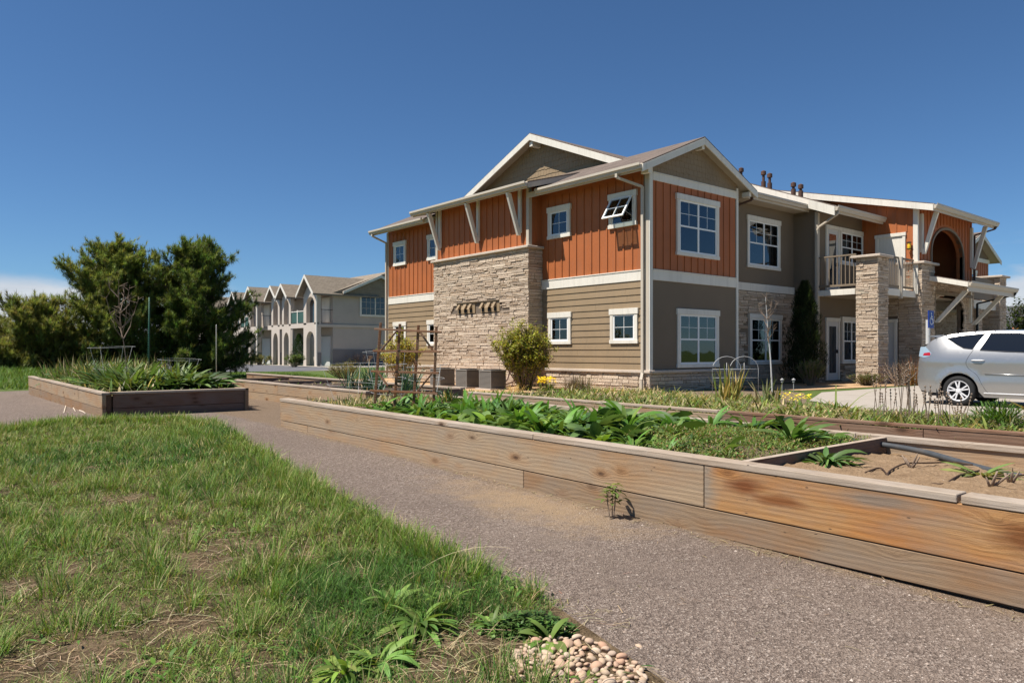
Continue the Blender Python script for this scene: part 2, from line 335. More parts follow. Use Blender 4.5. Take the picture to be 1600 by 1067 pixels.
class Strips: # many leaf or blade strips in one mesh, with one colour each
    def __init__(s): s.V = []; s.F = []; s.C = []; s.n = 0
    def add(s, P, az, e0, e1, L, Wd, col, segs=3, prof='blade', fold=0.0, twist=None):
        P = np.asarray(P, float).reshape(-1, 3); N = len(P)
        f = lambda q: np.broadcast_to(np.asarray(q, float), (N,))
        az, e0, e1, L, Wd = map(f, (az, e0, e1, L, Wd)); col = np.broadcast_to(np.asarray(col, float), (N, 3))
        tw = f(0 if twist is None else twist)
        T = np.linspace(0, 1, segs+1)
        pr = {'blade': (1-T)**.7*.95+.05, 'lance': np.sin(np.pi*np.clip(T*.93+.07, 0, 1))**.75*.96+.04, 'oval': np.sin(np.pi*np.clip(T*.86+.10, 0, 1))**.6,
              'strap': np.clip(1.15-T**3*1.12, .03, 1), 'wide': np.where(T < .3, .18, np.sin(np.pi*np.clip((T-.3)/.7*.9+.1, 0, 1))**.7), 'flat': np.ones_like(T)}[prof]
        mid = fold != 0; k = 3 if mid else 2
        out = np.zeros((N, segs+1, k, 3)); p = P.copy()
        for i, tt in enumerate(T):
            e = e0+(e1-e0)*tt
            d = np.stack([np.cos(az)*np.cos(e), np.sin(az)*np.cos(e), np.sin(e)], 1)
            nrm = np.stack([-np.sin(e)*np.cos(az), -np.sin(e)*np.sin(az), np.cos(e)], 1)
            sd = np.stack([-np.sin(az), np.cos(az), 0*az], 1)
            sd = sd*np.cos(tw)[:, None]+nrm*np.sin(tw)[:, None]
            if i > 0: p = p+d*(L/segs)[:, None]
            w = (Wd*pr[i]/2)[:, None]
            out[:, i, 0] = p-sd*w+nrm*w*fold; out[:, i, -1] = p+sd*w+nrm*w*fold
            if mid: out[:, i, 1] = p
        q = []
        for i in range(segs):
            for j in range(k-1): q.append((i*k+j, i*k+j+1, (i+1)*k+j+1, (i+1)*k+j))
        q = np.array(q); per = (segs+1)*k
        s.F.append((q[None]+(np.arange(N)*per)[:, None, None]+s.n).reshape(-1, 4)); s.V.append(out.reshape(-1, 3)); s.C.append(np.repeat(col, per, 0)); s.n += N*per
        return s
    def build(s, name, material, parent=None, loc=(0, 0, 0), smooth=True):
        V = np.concatenate(s.V); F = np.concatenate(s.F).astype(np.int32); C = np.concatenate(s.C)
        base = np.array(root_loc(parent) if parent is not None else loc); V = V-base
        me = bpy.data.meshes.new(name); me.vertices.add(len(V)); me.vertices.foreach_set('co', V.ravel().astype(np.float32))
        me.loops.add(F.size); me.loops.foreach_set('vertex_index', F.ravel())
        me.polygons.add(len(F)); me.polygons.foreach_set('loop_start', np.arange(0, F.size, 4, dtype=np.int32))
        try: me.polygons.foreach_set('loop_total', np.full(len(F), 4, dtype=np.int32))
        except Exception: pass
        me.polygons.foreach_set('use_smooth', np.full(len(F), smooth, dtype=bool))
        at = me.color_attributes.new('Col', 'FLOAT_COLOR', 'POINT'); at.data.foreach_set('color', np.c_[np.clip(C, 0, 1), np.ones(len(C))].ravel().astype(np.float32))
        me.update(calc_edges=True); me.materials.append(M[material])
        o = bpy.data.objects.new(name, me)
        if parent is None: o.location = tuple(base)
        return link(o, parent)
def vary(base, n, amt=.2, hue=.12):
    b = np.asarray(base, float); k = 1+NR.normal(0, amt, (n, 1)); h = 1+NR.normal(0, hue, (n, 3))
    return np.clip(b*np.clip(k, .35, 1.9)*np.clip(h, .5, 1.6), .004, .9)
U = lambda a, b, n=None: NR.uniform(a, b, n)

# ------------------------------------------------------------------ terrain
def sm(a): a = np.clip(a, 0, 1); return a*a*(3-2*a)
def g(x, y):
    d = .6386*np.asarray(x, float)+.7695*np.asarray(y, float)
    a = np.clip((d-2.6)/9.6, 0, 1); z = .285*(a*.72+.28*sm(a))
    z = z+.42*sm((y-23)/9)*sm((9.5-x)/7)                       # grassy rise under the pines
    z = z-.105*sm((x-12.4)/2.2)*sm((8.6-y)/2.0)                # driveway sits a step lower
    return z
def G(x, y): return float(g(x, y))
def terrain(name, material, poly, dz, step=.5, kind='structure', grid=None):
    bm = bmesh.new()
    vs = [bm.verts.new((x, y, 0)) for x, y in poly]; bm.faces.new(vs)
    bmesh.ops.triangulate(bm, faces=bm.faces[:])
    xs = [p[0] for p in poly]; ys = [p[1] for p in poly]
    for ax, lo, hi in ((0, min(xs), max(xs)), (1, min(ys), max(ys))):
        q = math.ceil(lo/step)*step
        while q < hi:
            no = (1, 0, 0) if ax == 0 else (0, 1, 0); co = (q, 0, 0) if ax == 0 else (0, q, 0)
            bmesh.ops.bisect_plane(bm, geom=bm.verts[:]+bm.edges[:]+bm.faces[:], plane_co=co, plane_no=no, dist=1e-5); q += step
    for v in bm.verts: v.co.z = G(v.co.x, v.co.y)+dz
    bmesh.ops.recalc_face_normals(bm, faces=bm.faces)
    if sum(f.normal.z for f in bm.faces) < 0: bmesh.ops.reverse_faces(bm, faces=bm.faces[:])
    me = bpy.data.meshes.new(name); bm.to_mesh(me); bm.free(); me.materials.append(M[material])
    me.polygons.foreach_set('use_smooth', [True]*len(me.polygons))
    return tag(link(bpy.data.objects.new(name, me)), kind=kind)
# one ground sheet out to the horizon
ax = sorted(set([-6000, -3000, -1200, -500, -200, -100, -60, -40, -25, -18] + [q*.5 for q in range(-28, 81)] + [45, 50, 60, 80, 120, 200, 500, 1200, 3000, 6000]))
xs, ys = np.meshgrid(ax, ax, indexing='ij'); zs = g(xs, ys); n = len(ax)
mb = MB(); mb.v = [tuple(map(float, p)) for p in np.stack([xs, ys, zs], -1).reshape(-1, 3)]
mb.f = [(i*n+j, (i+1)*n+j, (i+1)*n+j+1, i*n+j+1) for i in range(n-1) for j in range(n-1)]
tag(mb.build('ground', 'meadow', smooth=True), kind='structure')
LAWN = [(2.0, -1.2), (2.12, 1.2), (2.36, 1.92), (2.56, 2.69), (2.64, 3.41), (2.66, 4.29), (2.81, 5.28), (3.08, 7.44), (3.36, 9.5), (3.62, 11.2), (3.2, 12.2), (2.5, 12.85), (2.0, 13.3), (1.5, 12.9), (1.05, 12.3), (0, 12.1), (-1.5, 11.6), (-4, 10.5), (-4, -1.2)]
terrain('gravel_path', 'path_gravel', [(1.2, -9), (9.6, -9), (9.6, 10.9), (8.4, 11.0), (8.5, 23.5), (5, 24.3), (1, 23.6), (-3, 24), (-9, 23), (-14, 21), (-14, 8), (1.2, 8)], .012)
terrain('lawn_bank', 'lawn_soil', LAWN, .035)
terrain('gravel_strip', 'tan_gravel', [(10.2, 15.2), (13.4, 12.6), (15.25, 12.2), (15.25, 26.5), (12.4, 26.0), (11.4, 19.5)], .012)
terrain('planting_ground', 'bed_soil', [(9.4, -2), (13.2, -2), (14.2, 5.6), (15.0, 8.2), (18.0, 9.9), (19.0, 12.0), (15.25, 12.2), (13.4, 12.6), (10.2, 15.2), (9.4, 11)], .012)
terrain('parking_lot', 'concrete', [(13.3, -25), (13.5, 0), (14.3, 5.6), (15.3, 8.3), (18.6, 9.75), (24.3, 9.75), (45, 9.0), (60, -25)], .016)
terrain('rock_mulch', 'tan_gravel', [(19.0, 10.6), (24, 10.1), (33, 9.9), (33, 11.5), (24.5, 13.1), (19.2, 13.5)], .016)
terrain('road', 'asphalt', [(9.5, 41.6), (13.2, 40.4), (16.7, 38.9), (20.5, 41), (23.0, 48.5), (23.0, 80), (22, 120), (9, 120), (0, 60)], .012, 2.0)
terrain('pavement', 'concrete', [(17.0, 38.6), (20.8, 40.2), (24, 46), (34.5, 46.5), (34.5, 50.5), (24, 50.9), (24, 110), (23.1, 110), (23.1, 48.4), (20.4, 41.2)], .016, 2.0)
mb = MB()
hp = [(-2600+i*140, 5200-abs(i-12)*15) for i in range(40)]
ridge = [(x, y, 170+70*math.sin(i*.55)+45*math.sin(i*1.37+1)+20*math.sin(i*3.1)) for i, (x, y) in enumerate(hp)]
ridge = [(x, y, z*.62) for x, y, z in ridge[:19]]
for (a, b) in zip(ridge, ridge[1:]):
    mb.hexa([(a[0], a[1]-600, -5), (b[0], b[1]-600, -5), (b[0], b[1]+600, -5), (a[0], a[1]+600, -5), (a[0], a[1]-20, a[2]), (b[0], b[1]-20, b[2]), (b[0], b[1]+20, b[2]), (a[0], a[1]+20, a[2])])
tag(mb.build('hills', 'far_hill'), kind='structure')
# ------------------------------------------------------------------ apartment building (local x', y' from the front corner)
BX, BY = 15.23, 12.70
OB = (BX, BY, 0)
apt = thing('apartment_building', (BX, BY, .3), 'two storey orange and taupe apartment building with ledge stone and white trim', 'building')
def B(): return MB(OB)
class Face:  # 'L': wall seen from -x', 'R': wall seen from -y'; u along the wall, z up, w outwards
    def __init__(s, axis, off): s.a = axis; s.o = off
    def p(s, u, z, w): return (s.o-w, u, z) if s.a == 'L' else (u, s.o-w, z)
    def box(s, mb, u0, u1, z0, z1, w0, w1):
        a = s.p(u0, z0, w0); b = s.p(u1, z1, w1); mb.box(a[0], b[0], a[1], b[1], a[2], b[2]); return mb
    def prism(s, mb, pts, w0, w1):
        a = Vector(s.p(0, 0, w1))-Vector(s.p(0, 0, w0)); mb.prism([s.p(u, z, w0) for u, z in pts], a); return mb
def free(u0, u1, z0, z1, holes): return not any(u0 < h[1] and u1 > h[0] and z0 < h[3] and z1 > h[2] for h in holes)
def battens(face, u0, u1, z0, z1, holes=(), parent=None, step=.305, top=None):
    mb = B(); u = u0+step*.5
    while u < u1-.03:
        zt = top(u) if top else z1
        segs = [(z0, zt)]
        for h in holes:
            if h[0]-.03 < u < h[1]+.03:
                segs = [q for a, b in segs for q in ((a, min(b, h[2])), (max(a, h[3]), b)) if q[1]-q[0] > .03]
        for a, b in segs:
            if b-a > .04: face.box(mb, u-.022, u+.022, a, b, 0, .024)
        u += step
    return mb.build('batten_siding', 'orange_paint', parent)
def laps(face, u0, u1, z0, z1, parent, material='taupe_paint', exp=.19):
    mb = B(); n = max(1, round((z1-z0)/exp)); e = (z1-z0)/n
    for i in range(n):
        a = z0+i*e; j_ = R.uniform(u0+.4, u1-.4)
        for ua, ub in ((u0, j_-.002), (j_+.002, u1)):
          pts = [(ua, a, .004), (ub, a, .004), (ub, a, .028), (ua, a, .028), (ua, a+e+.004, .001), (ub, a+e+.004, .001), (ub, a+e+.004, .008), (ua, a+e+.004, .008)]
          mb.hexa([face.p(*q) for q in pts])
    return mb.build('lap_siding', material, parent)
def ledge(mb, face, u0, u1, z0, z1, holes=(), rr=None, w0=.0, arch=None):
    r = rr or R; z = z0
    while z < z1-.02:
        h = min(r.choice((.045, .055, .065, .08, .10)), z1-z)
        if z1-z-h < .03: h = z1-z
        u = u0-r.uniform(0, .2)
        while u < u1-.01:
            l = r.choice((.14, .2, .27, .34, .45, .55))*r.uniform(.8, 1.2); a = max(u, u0); b = min(u+l, u1)
            if u1-b < .06: b = u1
            if b-a > .02 and free(a+.004, b-.004, z+.004, z+h-.004, holes) and not (arch and arch((a+b)/2, z+h/2)):
                w = w0+r.uniform(.022, .050); e = .005; t_ = .5*e
                q = [(a+.003, z+.003, w0), (b-.003, z+.003, w0), (b-.003, z+h-.002, w0), (a+.003, z+h-.002, w0)]
                j = [r.uniform(-.006, .006) for _ in range(4)]
                f = [(a+.003+e, z+.003+e, w+j[0]), (b-.003-e, z+.003+e, w+j[1]), (b-.003-e, z+h-.002-e, w+j[2]), (a+.003+e, z+h-.002-e, w+j[3])]
                pt = [face.p(*k) for k in q+f]
                mb.add(pt, [(4, 5, 6, 7), (0, 1, 5, 4), (1, 2, 6, 5), (2, 3, 7, 6), (3, 0, 4, 7)])
            u += l
        z += h
    return mb
def window(face, u0, u1, z0, z1, parent, mullion=True, muntin=(2, 2), half=True, trim='trim_white', base=.03, side=.11, head=.16, sill=.10, sash_open=False, blind=None):
    """u0..z1 are the outside of the trim boards"""
    f = B(); w1 = base+.032
    face.box(f, u0+.02, u0+.02+side, z0+sill, z1-head, 0, w1); face.box(f, u1-.02-side, u1-.02, z0+sill, z1-head, 0, w1)
    face.box(f, u0-.01, u1+.01, z1-head, z1, 0, w1+.014); face.box(f, u0, u1, z0, z0+sill, 0, w1+.010)
    win = f.build('window', trim, parent, bevel=.004)
    a0, a1, b0, b1 = u0+.02+side, u1-.02-side, z0+sill, z1-head
    s = B(); v = .045; wv = base+.016
    face.box(s, a0, a0+v, b0, b1, 0, wv); face.box(s, a1-v, a1, b0, b1, 0, wv)
    face.box(s, a0+v, a1-v, b0, b0+v, 0, wv-.001); face.box(s, a0+v, a1-v, b1-v, b1, 0, wv-.001)
    um = (a0+a1)/2; zm = (b0+b1)/2
    cols = [(a0+v, a1-v)]
    if mullion: face.box(s, um-.035, um+.035, b0+v, b1-v, 0, wv-.002); cols = [(a0+v, um-.035), (um+.035, a1-v)]
    if half:
        for c0, c1 in cols: face.box(s, c0, c1, zm-.022, zm+.022, 0, wv-.003)
    m0 = zm+.022 if half else b0+v
    for c0, c1 in cols:
        for i in range(1, muntin[0]):
            q = c0+(c1-c0)*i/muntin[0]; face.box(s, q-.006, q+.006, m0, b1-v, 0, base+.003)
        for i in range(1, muntin[1]):
            q = m0+(b1-v-m0)*i/muntin[1]; face.box(s, c0, c1, q-.006, q+.006, 0, base+.0024)
    if not sash_open: s.build('sash', 'vinyl_white', win)
    p = B(); face.box(p, a0, a1, b0, b1, base-.003, base); p.build('pane', 'window_glass', win)
    p = B(); face.box(p, a0, a1, b0, b1, .0012, .003); p.build('interior', 'room_dark', win)  # near-black plate on the wall, paints the darkness of an unlit room
    if blind and base > .009:
        p = B(); zz = b0+(b1-b0)*blind[0]; ze = b0+(b1-b0)*blind[1]; um_ = (a0+a1)/2
        while zz < ze-.02:
            for q0, q1 in (((a0+.05, um_-.04), (um_+.04, a1-.05)) if mullion else ((a0+.05, a1-.05),)): face.box(p, q0, q1, zz, zz+.037, .0035, .0055)
            zz += .05
        p.build('blind', 'blind', win)
    if sash_open:
        fr = B(); face.box(fr, a0, a0+.03, b0, b1, 0, wv); face.box(fr, a1-.03, a1, b0, b1, 0, wv); face.box(fr, a0, a1, b0-.001, b0+.03, 0, wv-.001); fr.build('window_frame', 'vinyl_white', win)
        ang = rad(33); o = B(); L = b1-b0; c, sn = math.cos(ang), math.sin(ang)
        def P(u, d, th): return face.p(u, b1-d*c+th*sn, base+.03+d*sn+th*c)
        def bar(uA, uB, dA, dB, t0=0, t1=.035): o.hexa([P(uA, dA, t0), P(uB, dA, t0), P(uB, dB, t0), P(uA, dB, t0), P(uA, dA, t1), P(uB, dA, t1), P(uB, dB, t1), P(uA, dB, t1)])
        bar(a0, a0+.05, 0, L); bar(a1-.05, a1, 0, L); bar(a0+.05, a1-.05, 0, .05); bar(a0+.05, a1-.05, L-.05, L)
        bar(um-.009, um+.009, .05, L-.05, .01, .026); bar(a0+.05, a1-.05, L/2-.009, L/2+.009, .011, .025)
        sash = o.build('sash', 'vinyl_white', win)
        o = B(); bar(a0+.045, a1-.045, .045, L-.045, .014, .020); o.build('pane', 'window_glass', win)
        for u in (a0+.04, a1-.04): arms = B(); arms.beam(face.p(u, b0+.16, base), P(u, L*.72, 0), .012, .012); arms.build('stay_arm', 'grey_metal', win)
    return win
def wall(face, u0, u1, z0, z1, material, th=.2, name='wall'):
    m = B(); face.box(m, u0, u1, z0, z1, 0, -th); return m.build(name, material, apt)
FL = Face('L', 0.0); FR = Face('R', 0.0); F2 = Face('R', 1.2); F3 = Face('R', .32); FS = Face('L', 9.3)
ZC, ZB0, ZB1, ZE = .84, 3.25, 3.51, 6.03
# long lit wall -------------------------------------------------
wl = wall(FL, 0.2, 13.48, .1, ZB0+.1, 'taupe_paint'); wu = wall(FL, 0.2, 13.48, ZB0+.1, 6.3, 'orange_paint')
lw = [(2.89, 3.89, 1.58, 2.53), (.35, 1.37, 1.58, 2.53), (12.0, 12.97, 1.58, 2.53), (9.56, 10.54, 1.58, 2.53)]
uw = [(2.92, 3.92, 4.74, 5.70), (.40, 1.42, 4.74, 5.69), (12.03, 12.96, 4.73, 5.68), (9.56, 10.54, 4.73, 5.68)]
for a, b in ((.13, 4.19), (9.27, 13.38)):
    laps(FL, a, b, ZC+.03, ZB0, apt)
    m = B(); FL.box(m, a, b, ZB0, ZB1, 0, .035); FL.box(m, a, b, ZB1, ZB1+.03, 0, .05); m.build('trim_band', 'trim_white', apt, bevel=.004)
    battens(FL, a, b, ZB1+.03, ZE, uw, apt)
for h, bl in zip(lw, ((0, .25), (0, .45), None, None)): window(FL, *h, apt, mullion=False, half=False, blind=bl)
window(FL, *uw[0], apt, mullion=False, half=False); window(FL, *uw[1], apt, mullion=False, half=False, sash_open=True)
for h in uw[2:]: window(FL, *h, apt, mullion=False, half=False)
for a, b in ((.0, 4.19), (9.27, 13.48)):
    m = B(); ledge(m, FL, a-.05, b, .1, ZC-.05); m.build('stone_base', 'ledge_stone', apt)
    m = B(); FL.box(m, a-.09 if a == 0 else a, b, ZC-.05, ZC+.03, 0, .095); m.build('stone_cap', 'stone_cap', apt, bevel=.012)
m = B(); m.box(-.035, .10, .0, .13, ZC+.031, ZE+.15); m.build('corner_board', 'gutter_beige', apt, bevel=.004)
m = B(); m.box(-.035, .10, 13.38, 13.52, ZC+.03, ZE+.1); m.build('corner_board', 'gutter_beige', apt, bevel=.004)
# projecting stone block -----------------------------------------
SB = Face('L', -.55)
m = B(); m.box(-.55, .1, 4.22, 9.24, .1, 4.50); m.build('wall', 'mortar', apt)
m = B(); ledge(m, SB, 4.17, 9.29, .1, 4.48, [(5.58, 6.55, 2.62, 3.0), (6.85, 7.86, 2.62, 3.0)]); ledge(m, Face('R', 4.22), -.55, 0.0, .1, 4.48); m.build('stone_veneer', 'ledge_stone', apt)
m = B(); m.box(-.68, 0, 4.10, 9.36, 4.485, 4.565); m.build('stone_cap', 'stone_cap', apt, bevel=.015)
FU = Face('L', -.5)
m = B(); m.box(-.5, .1, 4.25, 9.22, 4.566, 6.36); m.build('wall', 'orange_paint', apt)
battens(FU, 4.36, 9.12, 4.57, 6.34, (), apt); battens(Face('R', 4.25), -.5, 0, 4.57, 6.1, (), apt, .2)
for y in (4.22, 9.13):
    m = B(); m.box(-.535, -.40, y, y+.12, 4.572, 6.33); m.build('corner_board', 'gutter_beige', apt, bevel=.004)
for y in (8.93, 6.72, 4.60):
    m = B(); m.box(-.60, -.52, y-.055, y+.055, 4.98, 6.30); m.hexa([(-.66, y-.045, 4.90), (-.54, y-.045, 4.90), (-.54, y+.045, 4.90), (-.66, y+.045, 4.90), (-1.10, y-.045, 6.14), (-.94, y-.045, 6.14), (-.94, y+.045, 6.14), (-1.10, y+.045, 6.14)])
    m.build('bracket', 'trim_white', apt, bevel=.004)
# two groups of small dryer-vent hoods in the stone
for c in (7.36, 6.07):
    m = B(); SB.box(m, c-.50, c+.47, 2.63, 2.985, 0, .03); m.build('vent_panel', 'taupe_paint', apt)
    for u, wd in ((c+.36, .12), (c+.02, .17), (c-.28, .12)):
        m = B(); q = [(u-wd/2, 2.80, .03), (u+wd/2, 2.80, .03), (u+wd/2, 2.97, .03), (u-wd/2, 2.97, .03), (u-wd/2, 2.76, .17), (u+wd/2, 2.76, .17), (u+wd/2, 2.97, .035), (u-wd/2, 2.97, .035)]
        m.hexa([SB.p(*k) for k in q]); h = m.build('vent_hood', 'taupe_paint', apt); m = B(); SB.box(m, u-wd*.42, u+wd*.42, 2.66, 2.79, .031, .045); m.build('vent_opening', 'dark_plastic', h)  # dark box puts the shade of the hollow under the hood into colour
m = B(); SB.box(m, 5.55, 7.90, 2.985, 3.01, 0, .075); m.build('drip_edge', 'dark_taupe', apt)
# gable front ----------------------------------------------------
m = B(); m.prism([(0, 0, .1), (4.02, 0, .1), (4.02, 0, 6.25), (2.0, 0, 7.12), (0, 0, 6.25)], (0, .2, 0)); m.build('wall', 'taupe_stucco', apt)
m = B(); FR.box(m, .12, 3.9, ZB1+.03, 5.88, 0, .004); m.build('siding_panel', 'orange_paint', apt)
battens(FR, .12, 3.92, ZB1+.03, 5.88, [(1.08, 3.04, 3.99, 5.67)], apt)
for z0, z1, d in ((ZB0, ZB1, .035), (5.88, 6.07, .035)):
    m = B(); FR.box(m, .11, 3.92, z0, z1, 0, d); FR.box(m, .11, 3.92, z1, z1+.03, 0, d+.02); m.build('trim_band', 'trim_white', apt, bevel=.004)
for x in (.0, 3.92):
    m = B(); FR.box(m, x-.03 if x == 0 else x, x+.10, ZC+.031, 6.2, 0, .036); m.build('corner_board', 'trim_white', apt, bevel=.004)
window(FR, 1.08, 3.04, 3.99, 5.67, apt, blind=(.85, 1.0)); window(FR, 1.12, 3.06, .92, 2.54, apt, base=.012, blind=(.45, 1.0))
m = B(); ledge(m, FR, -.05, 4.07, .1, ZC-.05); m.build('stone_base', 'ledge_stone', apt)
m = B(); FR.box(m, 0, 4.1, ZC-.05, ZC+.03, 0, .095); m.build('stone_cap', 'stone_cap', apt, bevel=.012)
def shakes(face, tri, z0, z1, rows, base=.0, material='taupe_paint'):
    mb = B(); e = (z1-z0)/rows
    for i in range(rows):
        z = z0+i*e; a, b = tri(z); u = a-R.uniform(0, .1)
        while u < b:
            wd = R.uniform(.10, .21); c = max(u, a); d = min(u+wd-.006, b)
            if d-c > .015:
                j = R.uniform(-.016, .016)
                mb.hexa([face.p(*q) for q in ((c, z+j, base), (d, z+j, base), (d, z+j, base+.022), (c, z+j, base+.022), (c, z+e+.02, base), (d, z+e+.02, base), (d, z+e+.02, base+.006), (c, z+e+.02, base+.006))])
            u += wd
    return mb.build('shake_siding', material, apt)
shakes(FR, lambda z: ((z-6.25)/.436+.02, 4.02-(z-6.25)/.436-.02) if z > 6.25 else (.05, 3.97), 6.10, 7.02, 6)
# roofs ----------------------------------------------------------
def slab(a, b, c, d, th=.05, material='roof_shingle', parent=None, name='roof'):
    """a-b eave, c-d ridge (top surface), thickness down"""
    m = B(); m.hexa([(p[0], p[1], p[2]-th) for p in (a, b, c, d)]+[a, b, c, d]); return m.build(name, material, parent or apt)
def soffit(a, b, c, d, dz=.05, th=.09):
    m = B(); m.hexa([(p[0], p[1], p[2]-dz-th) for p in (a, b, c, d)]+[(p[0], p[1], p[2]-dz-.004) for p in (a, b, c, d)]); return m.build('soffit', 'soffit_beige', apt)
def gutter(p, q, h=.13, d=.12, out=(0, -1, 0), name='gutter', material='gutter_beige', parent=None):
    p = Vector(p); q = Vector(q); o = Vector(out); z = Vector((0, 0, 1))
    prof = [(0, -h), (d*.62, -h), (d*.78, -h*.55), (d, -h*.42), (d, 0), (d-.012, 0), (d-.012, -h*.3), (.012, -h*.3), (.012, 0), (0, 0)]
    m = B(); m.prism([tuple(p+o*a+z*b) for a, b in prof], tuple(q-p)); return m.build(name, material, parent or apt)
def rake(p, q, h=.20, th=.045, nrm=(-1, 0, 0), material='trim_white'):
    p = Vector(p); q = Vector(q); m = B(); n = Vector(nrm)*th
    m.prism([tuple(p), tuple(q), tuple(q-Vector((0, 0, h))), tuple(p-Vector((0, 0, h)))], tuple(n)); m2 = m.build('rake_board', material, apt, bevel=.003); return m2
e0, r0, sl = (-.56, 6.19), (2.0, 7.31), .4375
# gable-front roof (ridge along y')
slab((-.60, -.30, 6.17), (-.60, 3.74, 6.17), (2.0, 3.74, 7.31), (2.0, -.30, 7.31)); slab((-.2, 3.745, 6.345), (-.2, 9.86, 6.345), (2.0, 9.86, 7.31), (2.0, 3.745, 7.31)); slab((-.60, 9.865, 6.17), (-.60, 13.75, 6.17), (2.0, 13.75, 7.31), (2.0, 9.865, 7.31))
slab((4.60, 3.2, 6.17), (4.60, -.30, 6.17), (2.0, -.30, 7.31), (2.0, 3.2, 7.31))
soffit((-.58, -.27, 6.17), (-.58, 4.2, 6.17), (2.0, 4.2, 7.30), (2.0, -.27, 7.30)); soffit((-.58, 9.3, 6.17), (-.58, 13.7, 6.17), (2.0, 13.7, 7.30), (2.0, 9.3, 7.30)); soffit((4.58, 3.1, 6.17), (4.58, -.27, 6.17), (2.0, -.27, 7.30), (2.0, 3.1, 7.30))
rake((-.62, -.27, 6.13), (2.0, -.27, 7.275), .19, .04, (0, -1, 0)); rake((4.62, -.27, 6.13), (2.0, -.27, 7.275), .19, .04, (0, -1, 0))
for fa, fb in ((-.27, 4.19), (9.29, 13.7)): m = B(); m.box(-.60, -.56, fa, fb, 5.98, 6.14); m.build('fascia', 'gutter_beige', apt)
gutter((-.60, -.28, 6.165), (-.60, 3.75, 6.165), .15, .13, (-1, 0, 0)); gutter((-.60, 9.85, 6.165), (-.60, 13.76, 6.165), .15, .13, (-1, 0, 0))
for x in (-.28, 2.0, 4.30):
    m = B(); z = 6.17+(min(x, 4-x)+.6)*.4385-.20
    m.box(x-.06, x+.06, -.25, 0, z-.14, z); m.build('outrigger', 'trim_white', apt, bevel=.004)
# shed roof over the stone block
slab((-1.06, 3.68, 6.33), (-1.06, 9.92, 6.33), (1.1, 9.92, 6.93), (1.1, 3.68, 6.93)); soffit((-1.03, 3.72, 6.33), (-1.03, 9.88, 6.33), (.6, 9.88, 6.78), (.6, 3.72, 6.78))
m = B(); m.box(-1.06, -1.02, 3.70, 9.90, 6.14, 6.30); m.build('fascia', 'gutter_beige', apt)
gutter((-1.06, 3.66, 6.325), (-1.06, 9.94, 6.325), .15, .13, (-1, 0, 0))
m = B(); m.prism([(-1.05, 3.68, 6.14), (-1.05, 3.68, 6.29), (.9, 3.68, 6.83), (.9, 3.68, 6.68)], (0, -.03, 0)); m.prism([(-1.05, 9.92, 6.14), (-1.05, 9.92, 6.29), (.9, 9.92, 6.83), (.9, 9.92, 6.68)], (0, .03, 0)); m.build('rake_board', 'gutter_beige', apt)
# large gable over the long wall
zr, ms = 8.95, .41
def mz(y): return zr-ms*abs(y-6.73)
m = B(); m.prism([(2.15, 1.6, 6.2), (2.15, 11.9, 6.2), (2.15, 11.9, mz(11.9)-.12), (2.15, 6.73, zr-.12), (2.15, 1.6, mz(1.6)-.12)], (.2, 0, 0)); m.build('wall', 'taupe_paint', apt)
FG = Face('L', 2.15)
shakes(FG, lambda z: (6.73-(zr-.2-z)/ms, 6.73+(zr-.2-z)/ms), 6.9, 8.7, 9)
slab((1.7, .62, mz(.62)), (24, .62, mz(.62)), (24, 6.73, zr), (1.7, 6.73, zr)); slab((24, 12.85, mz(12.85)), (1.7, 12.85, mz(12.85)), (1.7, 6.73, zr), (24, 6.73, zr))
for y in (.62, 12.85):
    rake((1.72, y, mz(y)-.035), (1.72, 6.73, zr-.035), .22, .045, (-1, 0, 0))
    soffit((1.74, y, mz(y)), (2.3, y, mz(y)), (2.3, 6.73, zr), (1.74, 6.73, zr), .05, .06)
m = B(); m.box(1.75, 2.15, 6.65, 6.81, zr-.46, zr-.30); m.build('outrigger', 'trim_white', apt, bevel=.004)
# second bay ---------------------------------------------------------
wall(F2, 4.0, 9.3, .1, 6.4, 'taupe_stucco'); m = B(); m.box(3.9, 4.02, .2, 1.2, .1, 6.2); m.build('wall', 'taupe_stucco', apt)
m = B(); F2.box(m, 4.02, 9.3, 3.38, 3.63, 0, .035); m.build('trim_band', 'trim_white', apt, bevel=.004)
w2 = (6.42, 8.42, .93, 2.62)
m = B(); ledge(m, F2, 4.02, 9.3, .1, 3.36, [w2]); m.build('stone_veneer', 'ledge_stone', apt)
window(F2, *w2, apt, base=.05, blind=(.5, 1.0)); window(F2, 6.34, 8.39, 4.15, 5.88, apt, base=.012)
gutter((4.5, .62, mz(.62)), (9.32, .62, mz(.62)), .15, .13, (0, -1, 0))
m = B(); m.box(4.4, 9.3, .62, .66, mz(.62)-.22, mz(.62)-.03); m.build('fascia', 'gutter_beige', apt)
m = B(); m.hexa([(4.4, .63, 6.25), (9.3, .63, 6.25), (9.3, 1.2, 6.25), (4.4, 1.2, 6.25), (4.4, .63, 6.27), (9.3, .63, 6.27), (9.3, 1.2, 6.27), (4.4, 1.2, 6.27)]); m.build('soffit', 'soffit_beige', apt)
